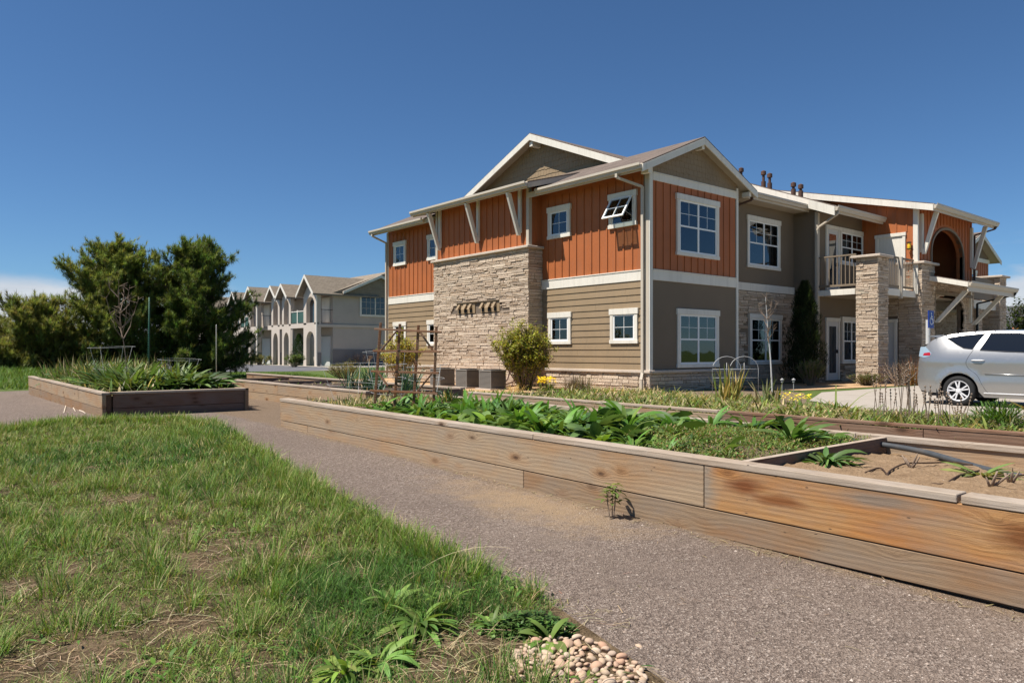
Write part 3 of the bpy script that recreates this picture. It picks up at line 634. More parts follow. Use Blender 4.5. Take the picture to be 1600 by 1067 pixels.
# return wall and balcony bay
wall(FS, .522, 1.2, .1, 6.15, 'taupe_stucco'); wall(F3, 9.3, 12.8, .1, 6.5, 'taupe_stucco')
m = B(); m.box(9.27, 9.40, .285, .40, .4, 6.2); m.build('corner_board', 'gutter_beige', apt, bevel=.004)
m = B(); ledge(m, F3, 9.42, 12.6, .1, .9, [(9.84, 10.83, 0, 2.6)]); m.build('stone_base', 'ledge_stone', apt)
def door(face, u0, u1, z0, z1, parent, panel='door_grey', lite=True, base=.02):
    f = B(); face.box(f, u0, u0+.1, z0, z1-.1, 0, base+.03); face.box(f, u1-.1, u1, z0, z1-.1, 0, base+.03); face.box(f, u0-.02, u1+.02, z1-.1, z1+.02, 0, base+.045)
    d = f.build('door', 'trim_white', parent, bevel=.003)
    p = B(); face.box(p, u0+.1, u1-.1, z0, z1-.1, 0, base); p.build('door_leaf', panel, d)
    if lite:
        q = B(); face.box(q, u0+.24, u1-.24, z0+.25, z1-.28, 0, base+.008); q.build('pane', 'dark_glass', d)
    h = B(); face.box(h, u1-.22, u1-.17, z0+.95, z0+1.08, 0, base+.05); h.build('handle', 'black_metal', d, bevel=.01); return d
door(F3, 9.85, 10.82, 3.45, 5.80, apt); door(F3, 9.86, 10.82, .36, 2.54, apt, lite=True)
window(F3, 10.86, 12.72, 4.5, 5.83, apt, base=.01); window(F3, 10.91, 12.4, .93, 2.62, apt, base=.06, blind=(.5, 1.0))
# balcony
m = B(); m.box(9.3, 12.8, -1.55, .32, 3.27, 3.47); m.build('balcony_floor', 'soffit_beige', apt)
m = B(); m.box(9.27, 9.30, -1.0, .28, 3.27, 3.46); m.box(10.1, 12.7, -1.58, -1.552, 3.27, 3.50); m.build('balcony_fascia', 'trim_white', apt, bevel=.003)
def railing(pts, along, n0, bw=.032, material='trim_white'):
    m = B(); a, b = Vector(pts[0]), Vector(pts[1]); L = (b-a).length; d = (b-a)/L; n = int(L/n0)
    m.beam(a+Vector((0, 0, 4.60)), b+Vector((0, 0, 4.60)), .06, .05); m.beam(a+Vector((0, 0, 3.60)), b+Vector((0, 0, 3.60)), .05, .07)
    for i in range(n+1):
        q = a+d*(L*(i+.5)/(n+1)); m.beam(q+Vector((0, 0, 3.56)), q+Vector((0, 0, 4.60)), bw, bw)
    return m.build('railing', material, apt)
railing(((9.36, .28, 0), (9.36, -1.0, 0)), 'y', .145, .03, 'dark_taupe'); railing(((10.12, -1.5, 0), (12.7, -1.5, 0)), 'x', .125, .020, 'dark_taupe')
m = B(); m.box(11.36, 11.46, -1.62, -1.50, 3.2, 4.62); m.build('railing_post', 'gutter_beige', apt)
def pillar(x0, x1, y0, y1, z0, z1, cap=True):
    m = B(); m.box(x0+.03, x1-.03, y0+.03, y1-.03, z0, z1); p = m.build('stone_pillar', 'mortar', apt)
    m = B(); ledge(m, Face('L', x0+.03), y0-.01, y1, z0, z1-.01); ledge(m, Face('R', y0+.03), x0-.01, x1, z0, z1-.01); m.build('stone_veneer', 'ledge_stone', p)
    if cap: m = B(); m.box(x0-.13, x1+.13, y0-.13, y1+.13, z1, z1+.085); m.build('stone_cap', 'stone_cap', p, bevel=.015)
pillar(9.30, 10.06, -1.74, -1.02, .1, 4.45); pillar(12.62, 13.72, -1.78, -1.0, .1, 4.47)
# roof over the balcony bay
def rb(y): return 6.26+.405*(y+.46)
slab((9.0, -.46, rb(-.46)), (12.75, -.46, rb(-.46)), (12.75, 6.73, rb(6.73)), (9.0, 6.73, rb(6.73)))
slab((24, 12.9, rb(.56)), (9, 12.9, rb(.56)), (9, 6.73, rb(6.73)), (24, 6.73, rb(6.73)))
rake((9.02, -.46, rb(-.46)-.035), (9.02, 6.73, rb(6.73)-.035), .30, .045)
m = B(); m.prism([(9.305, .1, rb(.1)-.145), (9.305, 6.7, rb(6.7)-.15), (9.305, 6.7, 6.16), (9.305, .1, 6.16)], (.1, 0, 0)); m.build('wall', 'taupe_stucco', apt)
soffit((9.05, -.42, rb(-.42)), (12.7, -.42, rb(-.42)), (12.7, 1.5, rb(1.5)), (9.05, 1.5, rb(1.5)), .05, .09)
gutter((9.0, -.46, rb(-.46)), (12.6, -.46, rb(-.46)), .17, .13, (0, -1, 0))
m = B(); m.box(9.0, 12.6, -.46, -.42, rb(-.46)-.24, rb(-.46)-.03); m.build('fascia', 'gutter_beige', apt)
# orange entry block ---------------------------------------------------
FO = Face('L', 12.62); FA = Face('R', -1.6)
def rc(y): return 6.48+.245*(y+2.28)
m = B(); m.prism([(12.62, -1.6, 3.4), (12.62, 4.0, 3.4), (12.62, 4.0, rc(4)-.1), (12.62, -1.6, rc(-1.6)-.1)], (.15, 0, 0)); m.build('wall', 'orange_paint', apt)
battens(FO, -1.45, .32, 3.5, 6.4, [(-1.27, -.14, 3.4, 5.66)], apt, .36, lambda u: rc(u)-.16)
door(FO, -1.24, -.18, 3.46, 5.62, apt, 'trim_white', lite=False)
m = B(); m.box(12.58, 12.72, -1.66, -1.50, 3.4, rc(-1.6)-.12); m.build('corner_board', 'trim_white', apt, bevel=.004)
m = B(); m.box(12.62, 12.76, -1.0, .32, .1, 3.3); m.build('wall', 'mortar', apt)
m = B(); ledge(m, FO, -1.0, .32, .1, 3.26, [(-.98, .0, 0, 2.6)]); m.build('stone_veneer', 'ledge_stone', apt)
door(FO, -.95, -.03, .36, 2.52, apt, 'door_grey', lite=False)
def arch_wall(x0, x1, z0, z1f, a0, a1, zb, zs, za, material, name='wall', th=.22, n=16):
    mb = B(); c = (a0+a1)/2; h = (a1-a0)/2
    top = [(c-h*math.cos(PI*i/n), zs+(za-zs)*math.sin(PI*i/n)) for i in range(n+1)]
    FA.prism(mb, [(x0, z0), (a0, z0), (a0, z1f), (x0, z1f)], 0, -th); FA.prism(mb, [(a1, z0), (x1, z0), (x1, z1f), (a1, z1f)], 0, -th)
    if zb > z0+.01: FA.prism(mb, [(a0, z0), (a1, z0), (a1, zb), (a0, zb)], 0, -th)
    for (p, q) in zip(top, top[1:]): FA.prism(mb, [p, q, (q[0], z1f), (p[0], z1f)], 0, -th)
    o = mb.build(name, material, apt)
    tr = B()
    for (p, q) in zip(top, top[1:]):
        k = lambda r: (c+(r[0]-c)*1.05, zs+(r[1]-zs)*1.08+.012)
        FA.prism(tr, [p, q, k(q), k(p)], -.10, .045)
    for u in (a0, a1): FA.box(tr, u-.08 if u == a0 else u, u if u == a0 else u+.08, zb, zs+.02, -.10, .045)
    return o, tr
o, tr = arch_wall(12.72, 17.9, 3.4, rc(-1.6)-.1, 13.9, 16.9, 4.05, 5.05, 5.95, 'orange_paint'); tr.build('arch_trim', 'dark_taupe', apt)
battens(FA, 12.8, 17.8, 3.6, 6.5, [], apt, .30, None) if False else None
mb = B()
for i in range(17):
    u = 12.95+i*.30
    if 13.7 < u < 17.1:
        k = min(1, abs(u-15.4)/1.64); zt = 5.08+1.05*math.sqrt(max(0, 1-k*k))
        FA.box(mb, u-.022, u+.022, zt, 6.5, 0, .024)
    else: FA.box(mb, u-.022, u+.022, 3.9, 6.5, 0, .024)
mb.build('batten_siding', 'orange_paint', apt)
m = B(); m.box(12.8, 17.8, .9, 1.0, 3.4, 6.4); m.box(17.7, 17.8, -1.38, .9, 3.4, 6.4); m.build('wall', 'orange_paint', apt)
m = B(); m.box(12.8, 14.2, .80, .88, 3.4, 6.3); m.build('wall', 'dark_taupe', apt)
m = B(); m.box(12.77, 17.7, -1.37, .9, 3.38, 3.5); m.build('balcony_floor', 'soffit_beige', apt)
slab((12.3, -2.28, rc(-2.28)), (18.4, -2.28, rc(-2.28)), (18.4, 5.2, rc(5.2)), (12.3, 5.2, rc(5.2)))
soffit((12.34, -2.24, rc(-2.24)), (18.36, -2.24, rc(-2.24)), (18.36, 5.0, rc(5.0)), (12.34, 5.0, rc(5.0)), .05, .07)
rake((12.32, -2.28, rc(-2.28)-.035), (12.32, 5.2, rc(5.2)-.035), .22, .045)
gutter((12.3, -2.28, rc(-2.28)-.005), (18.42, -2.28, rc(-2.28)-.005), .17, .13, (0, -1, 0))
m = B(); m.box(12.32, 18.38, -2.28, -2.24, rc(-2.28)-.25, rc(-2.28)-.04); m.build('fascia', 'gutter_beige', apt)
def bracket(x, z0, z1, y1):
    m = B(); m.box(x-.06, x+.06, -1.70, -1.605, z0, z1); m.hexa([(x-.05, -1.78, z0-.06), (x+.05, -1.78, z0-.06), (x+.05, -1.66, z0-.06), (x-.05, -1.66, z0-.06), (x-.05, y1-.02, z1), (x+.05, y1-.02, z1), (x+.05, y1+.14, z1), (x-.05, y1+.14, z1)])
    return m.build('bracket', 'trim_white', apt, bevel=.004)
bracket(12.95, 4.9, 6.28, -2.2); bracket(17.7, 4.7, 6.28, -2.2)
# stone porch below, with arched opening, and the small canopy roof
m = B(); c, h = 15.5, 1.5
inarch = lambda u, z: (14.0 < u < 17.0) and z < 3.0+.52*math.sqrt(max(0, 1-((u-c)/h)**2))
ledge(m, FA, 13.7, 18.0, .1, 4.05, [], None, .0, lambda u, z: inarch(u, z) or (13.9 < u < 16.9 and z > 4.03)); m.build('stone_veneer', 'ledge_stone', apt)
o, tr = arch_wall(13.7, 18.0, .1, 3.4, 14.0, 17.0, .1, 3.0, 3.52, 'mortar'); tr.build('arch_trim', 'stone_cap', apt)
m = B(); m.box(13.7, 18, 1.0, 1.1, .1, 3.4); m.build('wall', 'mortar', apt)
m = B(); ledge(m, Face('R', 1.0), 13.7, 18, .2, 3.3); m.build('stone_veneer', 'ledge_stone', apt)
def cz(y): return 3.80+.25*(y+3.02)
slab((13.3, -3.02, cz(-3.02)), (18.15, -3.02, cz(-3.02)), (18.15, -1.6, cz(-1.6)), (13.3, -1.6, cz(-1.6)))
soffit((13.34, -2.98, cz(-2.98)), (18.1, -2.98, cz(-2.98)), (18.1, -1.66, cz(-1.66)), (13.34, -1.66, cz(-1.66)), .05, .08)
rake((13.32, -3.02, cz(-3.02)-.03), (13.32, -1.62, cz(-1.62)-.03), .17, .045)
m = B(); m.box(13.32, 18.13, -3.02, -2.98, 3.46, 3.75); m.build('fascia', 'gutter_beige', apt); gutter((13.3, -3.02, 3.80), (18.17, -3.02, 3.80), .16, .12, (0, -1, 0))
for x in (13.9, 17.5):
    m = B(); m.box(x-.06, x+.06, -1.72, -1.605, 2.5, 3.75); m.hexa([(x-.06, -1.86, 2.42), (x+.06, -1.86, 2.42), (x+.06, -1.70, 2.42), (x-.06, -1.70, 2.42), (x-.06, -2.86, 3.52), (x+.06, -2.86, 3.52), (x+.06, -2.66, 3.52), (x-.06, -2.66, 3.52)]); m.build('bracket', 'trim_white', apt, bevel=.004)
m = B(); m.box(13.84, 13.96, -1.74, -1.61, 2.5, 3.46); m.box(13.84, 17.6, -1.74, -1.61, 3.47, 3.58); m.build('beam', 'dark_taupe', apt)
# far bay beyond the entry: stone, pillar and small gable
m = B(); m.box(18, 22.8, .2, .4, .1, 6.0); m.build('wall', 'taupe_stucco', apt)
m = B(); ledge(m, Face('R', .2), 18, 22.8, .1, 3.1); m.build('stone_veneer', 'ledge_stone', apt)
m = B(); m.box(18.0, 21.4, -1.6, .2, 3.1, 3.45); m.build('balcony_floor', 'trim_white', apt)
m = B(); m.box(18.2, 20.6, -1.52, -1.46, 3.5, 4.4); m.build('railing', 'dark_taupe', apt)
pillar(20.6, 21.35, -1.75, -1.0, .1, 4.5)
pillar(18.0, 18.7, -1.7, -1.0, .1, 3.1, False)
FF = Face('R', 1.0)
m = B(); m.prism([(23.8, 1.0, .1), (27.9, 1.0, .1), (27.9, 1.0, 6.25), (25.85, 1.0, 7.15), (23.8, 1.0, 6.25)], (0, .2, 0)); m.build('wall', 'taupe_stucco', apt)
m = B(); FF.box(m, 23.85, 27.8, 3.5, 5.85, 0, .01); m.build('siding_panel', 'orange_paint', apt); battens(FF, 23.85, 27.8, 3.5, 5.85, [(24.0, 26.2, 4.0, 5.4)], apt)
m = B(); FF.box(m, 23.75, 27.95, 5.85, 6.05, 0, .04); m.build('trim_band', 'trim_white', apt)
window(FF, 24.0, 26.2, 4.0, 5.4, apt, base=.02)
slab((23.2, .6, 6.05), (23.2, 8, 6.05), (25.85, 8, 7.25), (25.85, .6, 7.25)); slab((28.5, 8, 6.05), (28.5, .6, 6.05), (25.85, .6, 7.25), (25.85, 8, 7.25))
rake((23.2, .62, 6.02), (25.85, .62, 7.22), .2, .04, (0, -1, 0), 'trim_white'); rake((28.5, .62, 6.02), (25.85, .62, 7.22), .2, .04, (0, -1, 0), 'trim_white')
soffit((23.25, .66, 6.05), (23.25, 3, 6.05), (25.85, 3, 7.24), (25.85, .66, 7.24)); soffit((28.45, 3, 6.05), (28.45, .66, 6.05), (25.85, .66, 7.24), (25.85, 3, 7.24))
m = B(); m.box(4.03, 24, 1.41, 12.5, .1, 6.2); m.box(.21, 4, .21, 13.45, .1, 6.15); m.build('building_core', 'taupe_stucco', apt)
# downspouts
def spout(pts, w=.075, material='gutter_beige'):
    m = B()
    for a, b in zip(pts, pts[1:]): m.beam(a, b, w, w*.75)
    return m.build('downspout', material, apt)
spout([(-.665, .55, 6.03), (-.665, .55, 5.93), (-.09, .16, 5.70), (-.09, .16, .8), (-.16, .14, .62), (-.16, .14, .34), (-.42, .10, .30)])
spout([(4.62, -.1, 6.02), (4.62, -.1, 5.93), (4.12, 1.12, 5.55), (4.12, 1.12, .4)], material='rust_pipe')
spout([(9.1, -.52, 6.08), (9.1, -.50, 5.98), (9.24, .22, 5.66), (9.24, .30, 5.55), (9.24, .30, .4)])
spout([(-.665, 13.55, 6.03), (-.665, 13.55, 5.95), (-.08, 13.47, 5.72), (-.08, 13.47, .4)])
spout([(18.25, -2.34, 6.3), (18.2, -2.3, 6.2), (17.9, -1.68, 6.0), (17.9, -1.68, 4.2)], material='rust_pipe')
spout([(18.0, -3.08, 3.66), (18.0, -3.05, 3.55), (18.0, -1.75, 3.28), (18.0, -1.75, .4)], material='black_metal')
# roof vents
for y, dx, hgt in ((3.65, .4, .52), (2.88, .7, .62), (2.62, .7, .58), (1.66, .7, .46), (1.43, .8, .46)):
    x = 9.4+dx; z = rb(y); m = B()
    m.lathe((x, y, z-.1), (0, 0, 1), [(.085, 0), (.085, .30), (.05, .31), (.05, hgt-.08), (.095, hgt-.07), (.095, hgt+.06), (.02, hgt+.10)], 12); m.build('roof_vent', 'rust_pipe', apt, smooth=False)
# hanging ornament by the balcony door, shaped as a yellow and black lantern
m = B(); m.beam((12.60, -1.40, 5.22), (12.50, -1.40, 5.26), .03, .03); m.box(12.44, 12.56, -1.46, -1.34, 5.0, 5.03); m.box(12.44, 12.56, -1.46, -1.34, 5.22, 5.26); lamp = m.build('hanging_lantern', 'black_metal', apt)
m = B(); m.lathe((12.50, -1.40, 4.98), (0, 0, 1), [(.0, 0), (.05, 0), (.058, .12), (.045, .25), (0, .25)], 10); m.build('lamp_glass', 'yellow_glass', lamp)
# ------------------------------------------------------------------ grey townhouses down the road
def townhouse(y0, towers, y1, label, x0=24.0, gable=True):
    t_ = thing('townhouse', (x0, y0, .3), label, 'townhouse', 'grey townhouses down the road')
    def m(): return MB()
    q = m(); q.box(x0+1.3, x0+11, y0+.06, y1, .2, 5.9); q.build('wall', 'grey_siding', t_)
    q = m(); q.box(x0+1.26, x0+11.0, y0, y0+.058, .2, 1.55); q.build('wainscot', 'grey_wainscot', t_)
    q = m(); q.box(x0+.02, x0+11, y0-.03, y0+.03, 3.22, 3.42); q.box(x0, x0+.12, y0, y1, 3.2, 3.55); q.build('trim_band', 'pale_siding', t_)
    q = m(); q.box(x0+.05, x0+1.35, y0+.03, y1, 3.25, 3.45); q.build('balcony_floor', 'pale_siding', t_)
    # main roof with its ridge along y
    q = m(); q.prism([(x0+.9, y0-.2, 5.70), (x0+6.2, y0-.2, 7.75), (x0+11.5, y0-.2, 5.70), (x0+11.5, y0-.2, 5.62), (x0+.9, y0-.2, 5.62)], (0, y1-y0+.4, 0)); q.build('roof', 'tan_shingle', t_)
    if gable:
        q = m(); q.prism([(x0+2.4, y0-.02, 5.85), (x0+7.8, y0-.02, 5.85), (x0+5.1, y0-.02, 7.05)], (0, 1.0, 0)); q.build('gable_wall', 'grey_siding', t_)
        q = m(); q.hexa([(x0+1.9, y0-.45, 5.78), (x0+5.1, y0-.45, 7.2), (x0+5.1, y0+3, 7.2), (x0+1.9, y0+3, 5.78), (x0+1.9, y0-.45, 5.92), (x0+5.1, y0-.45, 7.34), (x0+5.1, y0+3, 7.34), (x0+1.9, y0+3, 5.92)])
        q.hexa([(x0+8.3, y0-.45, 5.78), (x0+5.1, y0-.45, 7.2), (x0+5.1, y0+3, 7.2), (x0+8.3, y0+3, 5.78), (x0+8.3, y0-.45, 5.92), (x0+5.1, y0-.45, 7.34), (x0+5.1, y0+3, 7.34), (x0+8.3, y0+3, 5.92)]); q.build('gable_roof', 'tan_shingle', t_)
        q = m()
        for s in (-1, 1): q.prism([(x0+5.1+s*3.22, y0-.46, 5.72), (x0+5.1+s*3.22, y0-.46, 5.92), (x0+5.1, y0-.46, 7.34), (x0+5.1, y0-.46, 7.12)], (0, -.05, 0))
        q.build('rake_board', 'trim_white', t_)
        f = m(); f.box(x0+3.5, x0+7.4, y0-.04, y0+.03, 4.1, 5.85); w = f.build('window', 'trim_white', t_)
        f = m(); [f.box(x0+3.65+i*1.23, x0+3.65+i*1.23+1.13, y0-.055, y0-.042, 4.25, 5.70) for i in range(3)]; f.build('pane', 'dark_glass', w)
        f = m()
        for i in range(3):
            a = x0+3.65+i*1.23
            for k in (1, 2): f.box(a+k*.377-.015, a+k*.377+.015, y0-.062, y0-.056, 4.25, 5.70)
            for k in (1, 2): f.box(a, a+1.13, y0-.061, y0-.0565, 4.25+k*.48-.012, 4.25+k*.48+.012)
        f.build('muntin', 'grey_siding', w)
    q = m(); q.box(x0+1.22, x0+1.29, y0+.4, y0+2.2, .3, 2.55); q.build('door', 'door_grey', t_)
    for a, b in towers:
        c = (a+b)/2; w = (b-a)
        # porch tower with an arched opening on both storeys
        for lo, hi, st in ((.3, 3.2, 'lower'), (3.42, 5.75, 'upper')):
            q = m(); h = hi-lo; zs = lo+h*.66; za = lo+h*.90; r_ = w*.29
            pts = [(c-r_*math.cos(PI*i/10), zs+(za-zs)*math.sin(PI*i/10)) for i in range(11)]
            q.box(x0, x0+.3, a, c-r_, lo, hi); q.box(x0, x0+.3, c+r_, b, lo, hi)
            for p, p2 in zip(pts, pts[1:]): q.prism([(x0, p[0], p[1]), (x0, p2[0], p2[1]), (x0, p2[0], hi), (x0, p[0], hi)], (.3, 0, 0))
            if st == 'upper': q.box(x0+.05, x0+.12, c-r_, c+r_, lo, lo+.12)
            q.build('arched_front', 'pale_siding', t_)
        q = m(); q.prism([(x0+.02, a, 5.7), (x0+.02, b, 5.7), (x0+.02, c, 5.7+w*.5)], (.25, 0, 0)); q.build('gable_wall', 'pale_siding', t_)
        q = m(); hw = w/2+.32; zr_ = 5.72+w*.52+.16
        for s in (-1, 1): q.hexa([(x0-.45, c+s*hw, 5.55), (x0-.45, c, zr_-.12), (x0+5, c, zr_-.12), (x0+5, c+s*hw, 5.55), (x0-.45, c+s*hw, 5.67), (x0-.45, c, zr_), (x0+5, c, zr_), (x0+5, c+s*hw, 5.67)])
        q.build('roof', 'tan_shingle', t_)
        q = m()
        for s in (-1, 1): q.prism([(x0-.46, c+s*hw, 5.46), (x0-.46, c+s*hw, 5.68), (x0-.46, c, zr_+.01), (x0-.46, c, zr_-.22)], (-.05, 0, 0))
        q.build('rake_board', 'trim_white', t_)
        for yy in (a, b):
            q = m(); q.box(x0+.01, x0+.31, yy-.06, yy+.06, .2, 1.3); q.build('stone_base', 'grey_wainscot', t_)
    for (a, b), nx in zip(towers, towers[1:]+[(y1, y1)]):
        if nx[0]-b > 1:
            q = m(); q.box(x0+.06, x0+.10, b, nx[0], 3.62, 4.45); q.build('balcony_screen', 'green_panel', t_)
            q = m(); q.box(x0+.02, x0+.14, (b+nx[0])/2-.06, (b+nx[0])/2+.06, 3.5, 4.6); q.box(x0+.03, x0+.13, b, nx[0], 4.46, 4.52); q.build('railing', 'trim_white', t_)
            q = m(); q.box(x0+.05, x0+.2, nx[0]-.2, nx[0]-.02, .3, 3.2); q.build('post', 'pale_siding', t_)
            q = m(); q.box(x0+1.2, x0+1.29, b+.2, nx[0]-.2, .3, 2.6); q.build('garage_door', 'pale_siding', t_)
            f = m(); f.box(x0+1.24, x0+1.295, b+.4, nx[0]-.5, 3.6, 5.4); f.build('window', 'dark_glass', t_)
    # side railing of the corner balcony
    q = m(); [q.box(x0+.35+i*.11, x0+.365+i*.11, y0+.02, y0+.035, 3.45, 4.5) for i in range(8)]; q.box(x0+.3, x0+1.25, y0+.01, y0+.045, 4.5, 4.54); q.build('railing', 'black_metal', t_)
    q = m(); q.beam((x0-.06, y0-.03, .35), (x0-.06, y0-.03, 5.6), .09, .09); q.build('downspout', 'trim_white', t_)
    f = m(); f.box(x0+1.22, x0+1.295, y0+.5, y0+1.8, 3.6, 5.5); f.build('window', 'trim_white', t_)
    return t_
townhouse(51.5, [(51.5, 53.9), (56.3, 58.0), (58.5, 60.2)], 61.0, 'nearest grey townhouse with arched porches and a wide three pane window')
townhouse(63.2, [(63.2, 65.4), (67.4, 69.2)], 72.5, 'middle grey townhouse, behind the green balcony screens', gable=False)
townhouse(77.0, [(77.0, 79.2), (82, 84)], 90, 'farthest grey townhouse half hidden by the pine', gable=False)
def far_house(x, y, w, d, h, rh, label, rot=0):
    t_ = thing('house', (x, y, .3), label, 'house', 'houses behind the parking lot')
    q = MB(); q.box(x, x+w, y, y+d, .2, h); q.build('wall', 'far_wall', t_)
    q = MB(); q.prism([(x-.6, y-.6, h), (x+w+.6, y-.6, h), (x+w/2, y-.6, h+rh)], (0, d+1.2, 0)); q.build('roof', 'far_roof', t_)
    q = MB(); [q.box(x-.03, x-.005, y+d*(.2+.3*i), y+d*(.2+.3*i)+1.2, 1.2, 2.6) for i in range(2)]; q.build('window', 'dark_glass', t_)
far_house(92, 27.5, 9, 9, 3.9, 2.6, 'dark roofed house far behind the car, left of the pair')
far_house(82, 15.0, 10, 11.5, 3.2, 2.2, 'dark roofed house at the right edge beyond the parking lot')

# ------------------------------------------------------------------ raised beds
def plank(name, p, material, parent, bevel=.004):
    m = MB(); m.hexa(p); return m.build(name, material, parent, bevel=bevel)
def hplank(parent, material, x0, x1, y0, y1, za0, zb0, za1, zb1, name='side_plank'):
    """board along y: bottoms za at y0 and y1, tops zb"""
    return plank(name, [(x0,y0,za0),(x1,y0,za0),(x1,y1,za1),(x0,y1,za1),(x0,y0,zb0),(x1,y0,zb0),(x1,y1,zb1),(x0,y1,zb1)], material, parent)
def xplank(parent, material, x0, x1, y0, y1, z0, z1, name='end_plank', dz=0):
    return plank(name, [(x0,y0,z0),(x1,y0,z0+dz),(x1,y1,z0+dz),(x0,y1,z0),(x0,y0,z1),(x1,y0,z1+dz),(x1,y1,z1+dz),(x0,y1,z1)], material, parent)
def soil(parent, x0, x1, y0, y1, z, material, amp=.03, step=.12, seed=1):
    r = random.Random(seed); nx = max(2, int((x1-x0)/step)); ny = max(2, int((y1-y0)/step)); m = MB()
    zf = z if callable(z) else (lambda x, y: z)
    for i in range(nx+1):
        for j in range(ny+1):
            x = x0+(x1-x0)*i/nx; y = y0+(y1-y0)*j/ny; m.v.append((x, y, zf(x, y)+r.uniform(-amp, amp)))
    m.f = [(i*(ny+1)+j, (i+1)*(ny+1)+j, (i+1)*(ny+1)+j+1, i*(ny+1)+j+1) for i in range(nx) for j in range(ny)]
    return m.build('soil', material, parent, smooth=True)
def zt(y): return .582+.0085*y
def zm(y): return .228+.0118*y
bedA = thing('raised_bed', (5.6, 4, .1), 'long raised garden bed of knotty honey coloured planks nearest the viewer, full of leafy greens', 'raised bed', 'wooden raised garden beds')
xa, xb = 4.338, 4.388
for mt, y0, y1 in (('wood_orange', -2.6, 3.128), ('wood_beige', 3.134, 10.55)):
    hplank(bedA, mt, xa, xb, y0, y1, zm(y0)+.003, zt(y0)-.048, zm(y1)+.003, zt(y1)-.048)
for mt, y0, y1 in (('wood_brown', -2.6, 5.068), ('wood_beige', 5.074, 9.62), ('wood_beige', 9.626, 10.54)):
    hplank(bedA, mt, xa+.004, xb, y0, y1, G(xa, y0)+(.045 if y0 < 0 else -.03 if y0 < 6 else -.08), zm(y0)-.004, G(xa, y1)-(.03 if y1 < 6 else .08), zm(y1)-.004)
hplank(bedA, 'wood_dark', xb+.01, xb+.04, -2.6, 5.2, -.1, .2, 0, .25, 'gap_shade_strip')  # dark strip added so the gap under the front board reads as shadow
for y0, y1 in ((-2.6, 1.505), (1.525, 4.93), (4.934, 10.56)):
    hplank(bedA, 'wood_cap', xa-.006, xa+.135, y0, y1, zt(y0)-.045, zt(y0), zt(y1)-.045, zt(y1), 'cap_plank')
hplank(bedA, 'wood_cap', 6.72, 6.84, -2.6, 3.20, .545, .590, .565, .612, 'cap_plank'); hplank(bedA, 'wood_cap', 6.72, 6.84, 3.205, 10.5, .565, .612, .61, .66, 'cap_plank')
hplank(bedA, 'wood_beige', 6.74, 6.80, -2.6, 10.5, .33, .543, .36, .61); hplank(bedA, 'wood_brown', 6.745, 6.80, -2.6, 10.5, .05, .325, .1, .355)
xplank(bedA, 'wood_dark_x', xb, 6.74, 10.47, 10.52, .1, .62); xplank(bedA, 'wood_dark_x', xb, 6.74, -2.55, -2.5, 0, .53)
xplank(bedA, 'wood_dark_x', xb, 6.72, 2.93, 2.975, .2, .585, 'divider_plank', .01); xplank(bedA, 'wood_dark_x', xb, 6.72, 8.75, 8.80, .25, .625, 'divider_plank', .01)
xplank(bedA, 'wood_cap_x', xb, 6.72, 2.926, 2.979, .5855, .590, 'divider_top', .01)
soil(bedA, xb, 6.74, -2.5, 2.93, lambda x, y: .525-.03*max(0, x-5.2)-.04*max(0, x-6.2), 'sandy_soil', .012, .06, 3)
soil(bedA, xb, 6.74, 2.975, 8.75, .535, 'bed_soil', .025, .12, 4); soil(bedA, xb, 6.74, 8.8, 10.47, .57, 'bed_soil', .025, .12, 5)
bedB = thing('raised_bed', (8.2, 4, .2), 'raised garden bed with a reddish brown front board directly behind the nearest bed', 'raised bed', 'wooden raised garden beds')
for mt, y0, y1 in (('wood_dark', -2.6, 2.75), ('wood_dark', 2.754, 4.9), ('wood_beige', 4.904, 9.6)):
    hplank(bedB, mt, 7.05, 7.10, y0, y1, .50, .655, .51, .685)
hplank(bedB, 'wood_brown', 7.055, 7.10, -2.6, 9.6, .1, .495, .15, .505)
hplank(bedB, 'wood_cap', 7.045, 7.15, 4.9, 9.6, .668, .70, .69, .715, 'cap_plank'); hplank(bedB, 'wood_dark', 7.045, 7.15, -2.6, 4.895, .656, .685, .672, .70, 'cap_plank')
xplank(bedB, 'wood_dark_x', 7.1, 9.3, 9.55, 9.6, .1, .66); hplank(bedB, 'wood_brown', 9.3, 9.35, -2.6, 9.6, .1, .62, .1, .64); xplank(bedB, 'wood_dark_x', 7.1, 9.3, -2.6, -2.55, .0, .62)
soil(bedB, 7.10, 9.3, -2.55, 9.55, .60, 'bed_soil', .025, .15, 6)
bedE = thing('raised_bed', (3.7, 17, .28), 'raised bed with a dark shaded end board and tall leafy plants before the pines', 'raised bed', 'wooden raised garden beds')
def ze(y): return .695+.007*(y-13.4)
hplank(bedE, 'wood_beige', 2.55, 2.61, 13.40, 17.6, .44, ze(13.4)-.04, .46, ze(17.6)-.04); hplank(bedE, 'wood_beige', 2.55, 2.61, 17.606, 22, .46, ze(17.6)-.04, .50, ze(22)-.04)
hplank(bedE, 'wood_brown', 2.554, 2.61, 13.40, 22, .2, .436, .2, .48)
hplank(bedE, 'wood_cap', 2.54, 2.66, 13.38, 17.0, ze(13.4)-.036, ze(13.4), ze(17)-.036, ze(17), 'cap_plank'); hplank(bedE, 'wood_cap', 2.54, 2.66, 17.006, 22, ze(17)-.036, ze(17), ze(22)-.036, ze(22), 'cap_plank')
hplank(bedE, 'wood_brown', 4.86, 4.92, 13.40, 22, .2, .70, .2, .74)
xplank(bedE, 'wood_dark_x', 2.72, 4.86, 13.44, 13.49, .435, .662); xplank(bedE, 'wood_dark_x', 2.72, 4.86, 13.445, 13.49, .18, .43); xplank(bedE, 'wood_cap_x', 2.66, 4.92, 13.40, 13.52, .664, .70, 'cap_plank')
